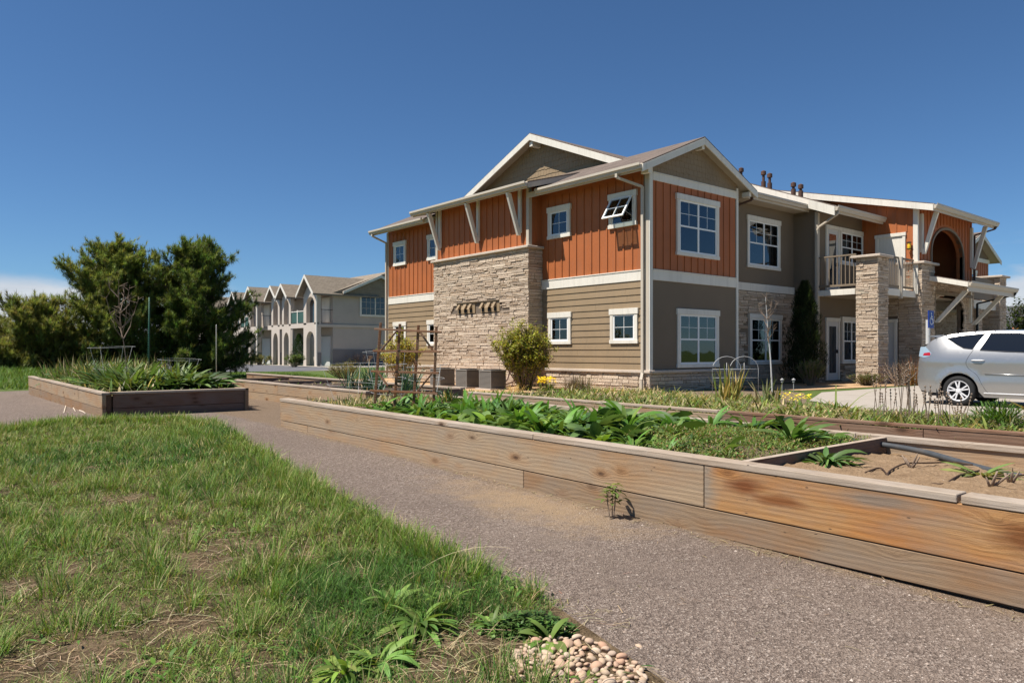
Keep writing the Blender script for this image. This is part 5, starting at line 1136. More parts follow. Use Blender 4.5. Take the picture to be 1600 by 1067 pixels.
def lawn(n, dmin, dmax, wid, per=6):
    c = scatter(n, LAWN, dmin, dmax); x, y = c[:, 0], c[:, 1]
    edge = np.exp(-np.clip((2.55+.075*np.clip(y-2.5, 0, 9)-x), 0, 9)/.28)
    b = bare(x, y); v1 = fbm(x, y, 1.6); v2 = fbm(x, y, 4.5, 1); v3 = fbm(x, y, .8, 2)
    keep = (NR.random(len(x)) > b*.93) & ~((x > 2.02) & (y < 2.72) & (x+y*.3 > 2.62)); x, y, edge, b, v1, v2, v3 = (q[keep] for q in (x, y, edge, b, v1, v2, v3))
    lushz = np.maximum(np.exp(-((x-2.1)**2+(y-3.5)**2)/.7**2), np.exp(-((x-1.9)**2+(y-9)**2)/1.6**2)*.7); hgt = np.clip(.056+.024*v1+.038*v2+.024*lushz, .02, .2)*(1-.5*b)+.075*edge*(v2+.8 > 0)*np.clip((y-3)*.8, 0, 1)
    dry = np.clip(.42+.26*v3+.25*b+.2*(v2 < -.4)-.36*lushz, .06, .85)
    for q in range(per):
        N = len(x); isd = NR.random(N) < dry
        base = np.where(isd[:, None], np.array([.37, .325, .150]), np.array([.125, .195, .036]))
        base = np.where((~isd & (NR.random(N) < .35))[:, None], np.array([.18, .25, .052]), base)
        lush = (~isd & ((v1 > .35) | (lushz > .45))); base = np.where(lush[:, None], np.array([.070, .15, .028]), base)
        colr = np.clip(base*np.clip(1+NR.normal(0, .40, (N, 1)), .25, 2.2)*(1+NR.normal(0, .08, (N, 3))), .006, .8)
        L = hgt*U(.55, 1.35, N); e0 = np.where(isd, U(.15, 1.25, N), U(.85, 1.55, N)); e1 = e0-U(.2, 1.5, N)
        px, py = x+NR.normal(0, .018, N), y+NR.normal(0, .018, N)
        gs.add(np.c_[px, py, g(px, py)+.028], U(0, 6.28, N), e0, e1, L*1.25, wid*U(.7, 1.4, N), colr, 3)
lawn(14000, 2.2, 4.6, .0040, 7); lawn(12500, 4.6, 7.2, .0056, 6); lawn(9500, 7.2, 13.6, .0095, 6)
def strew(n, fn, L, wd, col, e=(0, .3)):
    x, y = fn(n); k = len(x); gs.add(np.c_[x, y, g(x, y)+.02], U(0, 6.28, k), U(*e, k), U(-.25, .1, k), U(L*.4, L, k), U(wd*.5, wd, k), vary(col, k, .25, .08), 3, 'flat')
strew(420, lambda n: (4.32-np.abs(NR.normal(0, .07, n)), U(1.0, 10.4, n)), .11, .004, (.42, .34, .21))                       # straw gathered under the bed
strew(700, lambda n: (lambda y: (2.58+.075*(y-2.5)+np.abs(NR.normal(0, .10, n)), y))(U(2.4, 11, n)), .12, .004, (.42, .34, .20))   # and along the lawn edge
strew(150, lambda n: (U(2.9, 4.2, n), U(1.2, 9, n)), .07, .004, (.36, .28, .18))
y = U(2.75, 6.5, 900); x = 2.50+.075*(y-2.5)+NR.normal(0, .07, 900)+.05*np.sin(y*9); kk = np.sin(y*6.3)+np.sin(y*15.1) > -.3; x, y = x[kk], y[kk]; n = len(x)
gs.add(np.c_[x, y, g(x, y)+U(.02, .07, n)], U(0, 6.28, n), U(-.1, 1.2, n), U(-.6, .4, n), U(.03, .08, n), U(.010, .022, n), vary((.12, .205, .045), n, .25, .1), 4, 'lance', .15)
# taller bright tufts, thick along the path edge
def tufts(cs, nb, h, wd, cols):
    for (x, y), hh in zip(cs, h):
        n = nb; a = U(0, 6.28, n); q = .05*np.sqrt(U(0, 1, n))*(hh/.12); X = x+q*np.cos(a); Y = y+q*np.sin(a); cc = np.array(cols)[NR.integers(0, len(cols), n)]
        gs.add(np.c_[X, Y, g(X, Y)+.025], a+NR.normal(0, .6, n), U(.95, 1.5, n), U(.2, 1.25, n), hh*U(.6, 1.2, n), wd*U(.7, 1.3, n), np.clip(cc*np.clip(1+NR.normal(0, .2, (n, 1)), .5, 1.6), .01, .8), 4)
tc = scatter(960, LAWN, 2.5, 13); tc = tc[bare(tc[:, 0], tc[:, 1]) < .35]; tc = tc[~((tc[:, 0] > 1.95) & (tc[:, 1] < 2.75))]
tufts(tc, 34, np.clip(.15+.07*fbm(tc[:, 0], tc[:, 1], 2.2, 2), .06, .2), .0058, [(.12, .21, .035), (.17, .26, .05), (.10, .18, .035), (.36, .31, .15)])
ec = [(2.50+.075*(y-2.5)*(1 if y < 11.5 else 1)-abs(random.Random(i).gauss(0, .10)), y) for i, y in enumerate(np.linspace(3.3, 11.3, 150))]
tufts(ec, 40, np.array([.10+.075*(math.sin(y*2.1)+math.sin(y*5.3+1)*.6 > .1)+.03*math.sin(i*7.1) for i, (x, y) in enumerate(ec)]), .006, [(.14, .24, .035), (.19, .28, .045), (.12, .21, .035), (.34, .30, .13)])
ec = [(x, 12.75-.55*abs(x-1.9)+random.Random(i).gauss(0, .12)-.1, ) for i, x in enumerate(np.linspace(-.2, 3.4, 90))]
tufts(ec, 40, np.full(90, .17), .010, [(.14, .24, .035), (.19, .28, .045), (.12, .21, .035), (.34, .30, .13)])
c = scatter(5200, LAWN, 2.4, 7); x, y = c[:, 0], c[:, 1]; c = c[(fbm(x, y, 2.4, 3) > .12) & (bare(x, y) < .4)]; n = len(c)   # small broad leaves mixed into the turf
gs.add(np.c_[c, g(c[:, 0], c[:, 1])+U(.03, .06, n)], U(0, 6.28, n), U(.2, 1.2, n), U(-.7, .3, n), U(.03, .075, n), U(.010, .02, n), vary((.11, .20, .04), n, .25, .1), 4, 'lance')
# straw lying over the lawn
c = scatter(11000, LAWN, 2.4, 12); N = len(c); keep = NR.random(N) < .22+.78*bare(c[:, 0], c[:, 1]); c = c[keep]; N = len(c)
gs.add(np.c_[c, g(c[:, 0], c[:, 1])+U(.03, .075, N)], U(0, 6.28, N), U(-.1, .45, N), U(-.6, .1, N), U(.06, .20, N), U(.002, .0045, N), vary((.47, .385, .235), N, .2, .06), 3, 'flat')
c = scatter(60000, LAWN, 2.4, 9); c = c[NR.random(len(c)) < bare(c[:, 0], c[:, 1])**1.2*.75]; N = len(c)   # dead thatch in the thin patches
gs.add(np.c_[c, g(c[:, 0], c[:, 1])+U(.03, .055, N)], U(0, 6.28, N), U(-.1, .3, N), U(-.3, .2, N), U(.03, .11, N), U(.0016, .0034, N), vary((.36, .285, .17), N, .35, .08), 2, 'flat')
c = np.array([pt(px, py, .05)[:2] for px, py in [(230, 850), (240, 905), (155, 950), (205, 920), (265, 960), (300, 900), (330, 850), (385, 800), (280, 990), (300, 985), (180, 985), (410, 830), (560, 920), (620, 900), (700, 880), (250, 930), (60, 900), (480, 1040), (720, 1010), (760, 1030), (640, 1040), (690, 1000), (275, 955), (285, 970), (295, 940)]])
N = len(c); gs.add(np.c_[c, g(c[:, 0], c[:, 1])+.05], U(0, 6.28, N), U(.1, .3, N), U(-.3, .0, N), U(.14, .34, N), U(.003, .005, N), vary((.48, .40, .25), N, .1, .04), 5, 'flat')
x, y, z = pt(640, 905, .05); gs.add([[x, y, .06]], -.55, .75, -.15, .62, .006, [[.62, .52, .33]], 9, 'flat')
tag(gs.build('lawn_grass', 'grass_blade'), kind='stuff')
# short grass farther off
fg = Strips()
for poly, n, dmin, dmax, wd, ht, t0, t1 in (([(8.4, 11.1), (12, 14), (11.4, 19.5), (16, 36), (12.5, 39.5), (9, 34), (8.4, 23)], 26000, 12, 42, .026, .075, -.6, .1),
                                             ([(-16, 24.2), (5.5, 24.5), (8.2, 24), (9.5, 30), (8, 40), (-8, 40)], 24000, 18, 42, .03, .24, -.9, -.28)):
    c = scatter(n, poly, dmin, dmax, t0, t1); N = len(c)
    fg.add(np.c_[c, g(c[:, 0], c[:, 1])], U(0, 6.28, N), U(1.0, 1.55, N), U(.3, 1.2, N), ht*U(.6, 1.3, N)*(1+.3*fbm(c[:, 0], c[:, 1], .8)), wd, vary((.125, .20, .04), N, .2, .1), 2)
tag(fg.build('meadow_grass', 'grass_blade'), kind='stuff')

# ------------------------------------------------------------------ plants
def place(o, label, cat, group=None): return tag(o, label, cat, group)
def rosette(name, c, n, L, Wd, col, prof='lance', e_in=1.35, e_out=.35, curl=.9, fold=.22, material='leaf', spread=.02, segs=6, jit=.18):
    s = Strips(); f = np.sqrt(U(0, 1, n)); az = U(0, 6.28, n); e0 = e_in+(e_out-e_in)*f+NR.normal(0, .1, n)
    P = np.c_[c[0]+np.cos(az)*spread*f, c[1]+np.sin(az)*spread*f, np.full(n, c[2])]
    s.add(P, az, e0, e0-curl*U(.6, 1.35, n), L*U(.65, 1.15, n), Wd*U(.75, 1.2, n), vary(col, n, jit, .08), segs, prof, fold, NR.normal(0, .25, n))
    return s.build(name, material, loc=c)
GREENS = [(.125, .225, .042), (.095, .18, .038), (.165, .255, .05), (.11, .195, .065)]
protos = [rosette('leafy_green', (0, 0, 0), 40, .235, .052, GREENS[0], 'lance', 1.4, .2, 1.3, .18, 'leaf', .04, 7, .28), rosette('leafy_green', (0, 0, 0), 46, .18, .038, GREENS[2], 'lance', 1.3, .1, 1.2, .2, 'leaf', .05, 6, .28),
          rosette('leafy_green', (0, 0, 0), 34, .21, .072, GREENS[3], 'oval', 1.35, .2, 1.6, .2, 'waxy_leaf', .04, 7, .28), rosette('leafy_green', (0, 0, 0), 40, .27, .038, GREENS[1], 'lance', 1.5, .6, 1.0, .2, 'leaf', .05, 7, .28)]
used = set()
def leafy(i, c, rz, sc, label=None, cat='plant', group=None):
    o = protos[i]
    if i in used: o = o.copy(); link(o)
    used.add(i); o.location = c; o.rotation_euler = (NR.normal(0, .05), NR.normal(0, .05), rz); o.scale = (sc, sc, sc*U(.85, 1.1))
    return tag(o, label or 'leafy green growing in the crowded middle of the nearest bed', cat, group or 'leafy greens in the nearest bed')
rr = random.Random(21); got = []
for _ in range(1500):
    x = rr.uniform(4.62, 6.55); y = rr.uniform(3.2, 8.65)
    if y < 4.1 and 4.75 < x < 6.3 and rr.random() < .85: continue
    if any((x-a)**2+(y-b)**2 < .165**2 for a, b in got): continue
    got.append((x, y))
got = got[:150]
for x, y in got:
    big = 5.1 < y < 6.6
    i = rr.choice((0, 0, 1, 2, 2, 3)) if big else rr.choice((0, 1, 1, 2, 3))
    leafy(i, (x, y, .53), rr.uniform(0, 6.28), rr.uniform(.95, 1.5)*(1.15 if big else 1.0)*(.62 if x < 4.78 else 1))
def single(px, py, z, args, label, cat='plant', name='leafy_plant', **kw):
    c = pt(px, py, z); return tag(rosette(name, c, *args, **kw), label, cat)
single(795, 655, .53, (110, .36, .042, (.10, .185, .04)), 'tallest bushy green plant behind the middle of the nearest bed', e_in=1.5, e_out=.7, curl=.7, spread=.12)
single(925, 678, .53, (40, .34, .070, (.105, .21, .045)), 'upright plant with long paddle leaves in the middle of the nearest bed', e_in=1.52, e_out=.5, curl=1.1, prof='oval', spread=.08, jit=.28)
single(985, 690, .53, (44, .28, .085, (.105, .19, .06)), 'broad crinkled leafy plant in the nearest bed beside the paddle leaves', prof='oval', material='waxy_leaf', e_in=1.3, e_out=.3, curl=1.2)
single(1238, 690, .57, (56, .36, .062, (.09, .18, .05)), 'spiky rosette of long grey green leaves behind the divider board', e_in=1.45, e_out=.2, curl=.9, spread=.08, jit=.28)
single(1215, 668, .60, (34, .22, .07, (.04, .085, .03)), 'dark leafy plant behind the spiky rosette by the back board', prof='oval')
single(1290, 722, .52, (60, .27, .042, (.11, .19, .055)), 'flat leafy rosette on the sand just right of the divider board', e_in=1.1, e_out=.1, curl=1.0, spread=.10, jit=.28)
single(1535, 743, .505, (46, .24, .036, (.15, .195, .075)), 'grey green rosette lying flat on the sandy soil', e_in=.7, e_out=.08, curl=.5, spread=.08, jit=.25)
single(1275, 692, .55, (26, .18, .06, (.055, .115, .035)), 'small dark leafy clump at the end of the divider board', prof='oval')
c = pt(958, 815, G(4.2, 3.85)); s = Strips()
x, y = 4.17, 3.84; z0 = G(x, y)+.02; n = 55
az = U(0, 6.28, n); hh = U(.10, .25, n)
s.add(np.c_[x+NR.normal(0, .03, n), y+NR.normal(0, .035, n), z0+hh], az, U(.0, .9, n), U(-.9, 0, n), U(.05, .085, n), U(.022, .034, n), vary((.12, .17, .05), n), 3, 'lance', .2)
w = s.build('weed', 'leaf', loc=(x, y, z0)); tag(w, 'weed with wilted lower leaves growing against the front board of the nearest bed', 'weed')
m = MB(); [m.tube([(x+a*.3, y+b*.3, z0-.03), (x+a*.7, y+b*.8, z0+.1), (x+a, y+b, z0+.22)], .005, 5, .002) for a, b in ((.03, .02), (-.03, .03), (0, -.04), (.02, -.02), (-.01, .05))]; m.build('stem', 'twig', w)
# low thyme-like mat in the nearest bed
s = Strips(); n = 15000; x = U(4.5, 6.62, n); y = U(3.0, 5.2, n); k = (y < 4.15+.25*np.sin(x*5)) | ((x > 5.0) & (x < 6.3) & (y < 4.5)); x, y = x[k], y[k]; n = len(x)
hm = .07+.045*np.clip(1-((x-5.5)/.9)**2, 0, 1)*np.clip(1-((y-3.95)/1.0)**2, 0, 1)*1.6+.02*fbm(x, y, 6)
s.add(np.c_[x, y, .53+hm*np.sqrt(U(0, 1, n))], U(0, 6.28, n), U(-.1, 1.4, n), U(-.4, 1.0, n), U(.018, .042, n), U(.008, .014, n), np.where((NR.random(n) < .3)[:, None], vary((.20, .165, .085), n), vary((.105, .165, .045), n)), 2, 'lance')
tag(s.build('creeping_thyme', 'leaf'), kind='stuff')
# dry stalks and small growth in the far section of the nearest bed, and ground cover in the other beds
def groundcover(name, boxes, material='leaf'):
    s = Strips()
    for x0, x1, y0, y1, z, n, L, wd, cols, e in boxes:
        x = U(x0, x1, n); y = U(y0, y1, n); pick = NR.integers(0, len(cols), n); cc = np.array(cols)[pick]
        keep = fbm(x, y, 2.2, 1) > -.35; x, y, cc = x[keep], y[keep], cc[keep]; q = len(x)
        zz = (g(x, y) if z is None else np.full(q, z))
        cc = np.clip(cc*np.clip(1+NR.normal(0, .22, (q, 1)), .4, 1.8), .006, .8)
        s.add(np.c_[x, y, zz], U(0, 6.28, q), U(e[0], e[1], q), U(e[2], e[3], q), L*U(.5, 1.35, q)*(1+.35*fbm(x, y, 1.6, 2)), wd*U(.6, 1.4, q), cc, 4, 'lance', .15)
    return tag(s.build(name, material), kind='stuff')
GR, YG, ST, OL = (.10, .185, .04), (.19, .235, .06), (.44, .365, .21), (.115, .125, .05)
groundcover('weeds', [(4.5, 6.65, 8.85, 10.4, .56, 1500, .20, .012, [ST, ST, OL, GR], (.6, 1.5, -.4, 1.2)), (4.5, 6.65, 8.85, 10.4, .56, 700, .10, .028, [GR, OL, ST], (.2, 1.2, -.6, .4)),
    (4.5, 6.6, 4.6, 8.7, .53, 3200, .11, .028, [GR, YG, GR, OL], (.2, 1.4, -.6, .6)), (4.5, 4.75, 3.0, 8.7, .53, 500, .10, .03, [GR, YG], (.2, 1.3, -.8, .3)),
    (7.15, 9.2, -1.5, 9.4, .60, 11000, .17, .019, [GR, YG, YG, ST, OL], (.3, 1.45, -.6, .8)), (7.15, 9.2, 3.5, 7.6, .60, 1500, .20, .014, [YG, ST, ST], (.1, 1.0, -.8, .3)),
    (9.3, 12.8, 0, 9, None, 9000, .22, .024, [GR, YG, YG, ST, OL], (.3, 1.45, -.6, .8)), (9.4, 15.1, 8.8, 14.2, None, 8000, .22, .024, [GR, YG, ST, ST, OL], (.3, 1.45, -.6, .8)),
    (7.2, 13, 7.5, 13.2, None, 2500, .17, .02, [ST, ST, OL, YG], (.3, 1.4, -.6, .8)),
    (2.75, 4.75, 13.7, 21.8, .62, 3500, .30, .03, [GR, GR, OL, ST], (.5, 1.5, -.4, .9)), (2.8, 4.7, 16.5, 21.8, .62, 1300, .55, .018, [OL, OL, ST, GR], (1.0, 1.55, .4, 1.5)), (6.3, 8.1, 11.5, 19.3, .585, 260, .10, .02, [GR, ST, OL], (.3, 1.4, -.6, .8))])
# taller clumps, each its own plant
def clump(name, c, n, h, wd, col, label, cat='plant', group=None, e=(1.15, 1.5), curl=(.1, .7), spread=.12, prof='strap', fold=.12, segs=7, dry=.15, material='leaf', parent=None):
    s = Strips(); az = U(0, 6.28, n); r_ = spread*np.sqrt(U(0, 1, n)); a2 = U(0, 6.28, n); e0 = U(e[0], e[1], n)
    cc = np.where((NR.random(n) < dry)[:, None], vary((.42, .34, .19), n, .15, .06), vary(col, n, .2, .08))
    s.add(np.c_[c[0]+r_*np.cos(a2), c[1]+r_*np.sin(a2), np.full(n, c[2]-.01)], az, e0, e0-U(curl[0], curl[1], n), h*U(.6, 1.12, n), wd*U(.7, 1.2, n), cc, segs, prof, fold)
    o = s.build(name, material, loc=c); tag(o, label, cat, group); return o
def at(x, y): return (x, y, G(x, y))
clump('iris_clump', at(12.1, 8.2), 46, .82, .040, (.17, .20, .065), 'tall straw tipped iris clump in front of the garden arch', 'iris', None, (1.1, 1.52), (.0, .35), .20, dry=.35)
clump('iris_clump', at(12.9, 7.85), 26, .62, .036, (.15, .19, .075), 'shorter iris clump to the right of the garden arch', 'iris', None, (.9, 1.5), (.0, .4), .2, dry=.25)
clump('daylily', at(11.2, 5.55), 80, .78, .026, (.11, .17, .045), 'arching dark green daylily clump on the left before the driveway', 'daylily', None, (.8, 1.45), (1.1, 2.2), .14, dry=.18)
clump('daylily', (8.0, 4.6, .60), 60, .42, .02, (.16, .22, .06), 'pale arching daylily tuft just behind the reddish front board', 'daylily', None, (.7, 1.45), (1.1, 2.2), .12, dry=.3)
clump('broadleaf_clump', at(11.1, 8.75), 46, .46, .06, (.15, .225, .055), 'light green clump of wide strap leaves below the gable front', 'plant', None, (.5, 1.4), (.6, 1.8), .22, 'lance', .2)
clump('broadleaf_clump', at(10.6, 9.6), 40, .40, .035, (.20, .245, .06), 'yellowish clump of narrow leaves below the downspout corner', 'plant', None, (.5, 1.4), (.6, 1.6), .2, dry=.35)
clump('grass_tuft', at(12.2, 12.0), 80, .42, .016, (.12, .19, .04), 'bright green grass tuft at the foot of the taupe siding', 'grass tuft', None, (.8, 1.5), (.4, 1.3), .16)
clump('grass_tuft', at(11.3, 10.3), 70, .34, .016, (.14, .20, .045), 'green grass tuft left of the downspout corner', 'grass tuft', None, (.8, 1.5), (.4, 1.3), .16)
clump('grass_tuft', (7.7, 6.9, .6), 70, .24, .012, (.15, .21, .045), 'fine green tuft in the second bed, below the taupe siding', 'grass tuft', None, (.7, 1.5), (.4, 1.4), .14)
clump('dry_tuft', at(12.6, 15.0), 90, .34, .010, (.40, .31, .16), 'straw coloured tuft between the air conditioner and the yellow green shrub', 'grass tuft', None, (.6, 1.5), (.3, 1.2), .2, dry=.8)
o = clump('dry_shrub', at(13.3, 13.4), 300, .52, .016, (.19, .135, .085), 'brown twiggy shrub beside the yellow flowers', 'shrub', None, (.7, 1.5), (-.1, .5), .30, 'lance', .1, dry=.2)
c = at(13.0, 14.25); o = clump('yellow_flowers', c, 90, .36, .02, (.12, .20, .04), 'bright yellow flowers at the foot of the yellow green shrub', 'flowers', None, (.7, 1.5), (.0, .6), .22, 'lance')
s = Strips(); n = 150; a = U(0, 6.28, n); q = .26*np.sqrt(U(0, 1, n)); s.add(np.c_[c[0]+q*np.cos(a), c[1]+q*np.sin(a), c[2]+U(.26, .42, n)], U(0, 6.28, n), U(-.2, 1.2, n), U(-.4, .6, n), .06, .055, vary((.80, .66, .03), n, .1, .04), 2, 'oval'); s.build('blossom', 'leaf', o)
c = at(13.0, 7.3); o = clump('yellow_flowers', c, 60, .26, .018, (.17, .22, .05), 'low greenish yellow flowers between the sapling and the driveway', 'flowers', None, (.7, 1.5), (.0, .6), .25, 'lance')
s = Strips(); n = 90; a = U(0, 6.28, n); q = .3*np.sqrt(U(0, 1, n)); s.add(np.c_[c[0]+q*np.cos(a), c[1]+q*np.sin(a), c[2]+U(.18, .30, n)], U(0, 6.28, n), U(-.2, 1.2, n), U(-.4, .6, n), .045, .04, vary((.70, .66, .06), n, .1, .04), 2, 'oval'); s.build('blossom', 'leaf', o)
# green mound and dried stalks by the right edge
s = Strips(); c = np.array((8.2, 2.52, .60)); n = 1500; v = NR.normal(0, 1, (n, 3)); v[:, 2] = np.abs(v[:, 2]); v /= np.linalg.norm(v, axis=1)[:, None]; k = U(.35, 1, n)[:, None]
P = c+v*k*np.array([.30, .30, .24]); s.add(P, np.arctan2(v[:, 1], v[:, 0])+NR.normal(0, .5, n), np.arcsin(v[:, 2])+NR.normal(0, .3, n), np.arcsin(v[:, 2])-.4, U(.06, .11, n), U(.008, .014, n), vary((.085, .165, .035), n), 3, 'lance')
tag(s.build('green_mound', 'leaf', loc=tuple(c)), 'dense feathery green mound in the second bed near the right edge', 'plant')
clump('corn_stalk', (8.55, 2.22, .60), 34, .46, .045, (.52, .31, .15), 'dried orange brown corn stalk at the right edge of the second bed', 'corn stalk', None, (1.0, 1.52), (.2, 1.6), .10, dry=.3)
for px, py, h, lab in ((1385, 662, .55, 'leftmost clump of dark dry seed stalks in front of the driveway'), (1418, 664, .62, 'middle clump of dark dry seed stalks in front of the driveway'), (1450, 668, .50, 'clump of dark dry seed stalks just left of the car wheel'), (1490, 668, .36, 'short clump of dark dry stalks below the car wheel')):
    c = pt(px, py, .6); m = MB(); r = random.Random(px)
    for i in range(11):
        a = r.uniform(0, 6.28); q = r.uniform(.02, .16); hh = h*r.uniform(.6, 1.1); b = Vector((c[0]+q*math.cos(a), c[1]+q*math.sin(a), .58)); tpt = b+Vector((r.uniform(-.07, .07), r.uniform(-.07, .07), hh)); m.tube([b, (b+tpt)/2+Vector((r.uniform(-.01, .01), 0, 0)), tpt], .0042, 4, .003)
        for k in range(4): e = b.lerp(tpt, .72+.09*k); m.lathe(tuple(e), (r.uniform(-.4, .4), r.uniform(-.4, .4), 1), [(0, -.012), (.011, 0), (0, .014)], 5)
    o = m.build('seed_stalk', 'twig', loc=c); tag(o, lab, 'dry stalks')
    s = Strips(); n = 160; a = U(0, 6.28, n); q = .2*np.sqrt(U(0, 1, n)); s.add(np.c_[c[0]+q*np.cos(a), c[1]+q*np.sin(a), np.full(n, .6)], U(0, 6.28, n), U(.5, 1.5, n), U(0, .9, n), U(.08, .2, n), .013, vary((.15, .18, .055), n), 3, 'lance'); s.build('foliage', 'leaf', o)
# blue green garlic behind the trellis
for i, (x, y) in enumerate([(6.55, 11.75), (6.9, 12.3), (6.7, 12.9), (7.3, 11.7), (7.6, 12.3), (7.2, 13.1)]):
    clump('garlic_clump', (x, y, .585), 34, .62, .022, (.045, .098, .062), 'blue green garlic clump behind the wooden trellis', 'garlic', 'garlic clumps behind the trellis', (1.15, 1.52), (.1, .9), .16, dry=.08)
for i, (x, y) in enumerate([(6.35, 9.15), (6.2, 8.95)]):
    clump('dark_tuft', (x, y, .56), 60, .34, .02, (.035, .07, .025), 'dark green tuft at the right foot of the trellis', 'plant', 'dark tufts by the trellis', (.8, 1.5), (.3, 1.2), .12, 'lance')
# tall plants in the bed before the pines
rr = random.Random(5); big = [rosette('tall_leafy_plant', (0, 0, 0), 70, .30, .055, (.095, .16, .055), 'lance', 1.5, .4, 1.1, .2, 'waxy_leaf', .10, 6, .3), rosette('tall_leafy_plant', (0, 0, 0), 70, .34, .030, (.11, .17, .045), 'lance', 1.55, .7, .8, .2, 'leaf', .10, 6, .3), rosette('tall_leafy_plant', (0, 0, 0), 56, .27, .075, (.12, .18, .075), 'oval', 1.45, .3, 1.3, .2, 'waxy_leaf', .09, 6, .3)]
ub = set(); pts_ = []
for _ in range(900):
    x = rr.uniform(3.1, 4.5); y = rr.uniform(14.2, 21.0)
    if any((x-a)**2+(y-b)**2 < .20**2 for a, b in pts_): continue
    pts_.append((x, y))
for x, y in pts_[:150]:
    i = rr.choice((0, 0, 1, 1, 2)); o = big[i]
    if i in ub: o = o.copy(); link(o)
    ub.add(i); k = rr.uniform(1.15, 1.95)*(1.15 if (x > 3.7 and y < 15.6 and x < 4.5) else 1); o.location = (x, y, .62); o.rotation_euler = (0, 0, rr.uniform(0, 6.28)); o.scale = (k, k, k)
    tag(o, 'tall leafy plant crowded in the bed before the pines', 'plant', 'tall leafy plants before the pines')

# ------------------------------------------------------------------ shrubs, sapling, evergreens
def grow(c, h, spread, n, seed, levels=1, r0=.012, up=.8, n2=4):
    r = random.Random(seed); br = []
    for i in range(n):
        a = r.uniform(0, 6.28); t_ = r.random()**.6; tip = Vector((c[0]+spread*t_*math.cos(a), c[1]+spread*t_*math.sin(a), c[2]+h*(1-.35*t_*t_)*r.uniform(.72, 1.0)))
        b = Vector((c[0]+spread*.12*math.cos(a), c[1]+spread*.12*math.sin(a), c[2]-.02)); mid = b.lerp(tip, .5)+Vector((0, 0, h*.06))+Vector((math.cos(a), math.sin(a), 0))*spread*.08*t_
        P = curve([b, mid, tip], 4); br.append((P, r0))
        for k in range(n2):
            q = P[r.randint(3, len(P)-2)]; d = Vector((r.uniform(-1, 1), r.uniform(-1, 1), r.uniform(.3, 1.2))).normalized()*h*r.uniform(.10, .22); br.append(([q, q+d*.5, q+d], r0*.5))
    return br
def shrub(name, c, h, spread, nb, nl, lw, col, label, seed, cat='shrub', dens=1, col2=None, group=None, e=(-.4, 1.2)):
    br = grow(c, h, spread, nb, seed); t_ = thing(name, c, label, cat, group); m = MB()
    for P, r_ in br: m.tube(P, r_, 5, r_*.4)
    m.build('stem', 'twig', t_); s = Strips(); P = []
    for pts, r_ in br:
        for k in range(nl):
            i = R.randint(1, len(pts)-1); q = pts[i-1].lerp(pts[i], R.random()); P.append((q.x, q.y, q.z))
    P = np.array(P); n = len(P); P += NR.normal(0, spread*.045, (n, 3)); P[:, 2] = np.maximum(P[:, 2], c[2]+.05)
    cc = vary(col, n, .22, .10)
    if col2: cc = np.where((NR.random(n) < .35)[:, None], vary(col2, n, .2, .1), cc)
    s.add(P, U(0, 6.28, n), U(e[0], e[1], n), U(e[0]-.4, e[1]-.3, n), lw*2*U(.7, 1.3, n), lw*U(.7, 1.2, n), cc, 2, 'oval', .18); s.build('foliage', 'leaf', t_); return t_
shrub('leafy_shrub', at(13.55, 15.75), 2.0, .98, 84, 38, .040, (.34, .36, .06), 'large yellow green shrub in front of the stone block', 31, col2=(.30, .27, .075))
shrub('leafy_shrub', at(13.5, 22.3), 1.85, .85, 46, 22, .038, (.27, .29, .06), 'sparse yellow green shrub behind the wooden trellis', 32, col2=(.30, .27, .08))
shrub('ball_shrub', (22.0, 11.9, .30), .95, .48, 40, 22, .018, (.15, .20, .04), 'small rounded light green shrub below the dark column evergreen', 33)
shrub('low_juniper', (23.6, 10.9, .30), .42, .65, 40, 26, .016, (.085, .10, .035), 'low spreading dark green juniper at the foot of the stone pillar', 34, 'juniper')
shrub('bare_shrub', (24.4, 10.25, .30), .85, .70, 26, 1, .016, (.30, .22, .14), 'bare twiggy grey shrub right of the stone pillar', 35)
clump('dry_grass_clump', (25.1, 10.1, .30), 300, .95, .016, (.40, .17, .06), 'rusty orange ornamental grass left of the silver car', 'grass', None, (1.0, 1.5), (-.1, .8), .28, 'blade', 0, dry=.35)
shrub('boxy_shrub', (21.5, 49.8, .3), 1.0, .9, 26, 18, .05, (.10, .15, .04), 'rounded green shrub at the grey townhouse porch', 36); shrub('boxy_shrub', (23.0, 60.0, .3), .9, 1.3, 26, 18, .05, (.15, .16, .05), 'olive shrub by the far balcony posts', 37); shrub('boxy_shrub', (22.5, 68.0, .3), .9, 2.0, 30, 18, .06, (.13, .16, .05), 'wide low shrub in front of the middle grey townhouse', 38); shrub('dry_shrub', (27.2, 50.7, .3), 1.1, 1.2, 30, 3, .04, (.22, .13, .09), 'reddish bare shrub beside the grey townhouse wall', 39)
shrub('meadow_shrub', (12.6, 24.6, .3), .75, .8, 50, 20, .022, (.17, .165, .05), 'olive green low bush on the lawn left of the trellis', 40)
shrub('hedge_shrub', (60.3, 17.5, .3), 2.6, 2.2, 40, 16, .12, (.26, .16, .10), 'reddish brown hedge at the right edge above the car roof', 42); shrub('leafy_shrub', (76, 21.2, .3), 6.2, 2.0, 40, 14, .16, (.05, .075, .03), 'dark leafy tree at the right edge beyond the parking lot', 43)
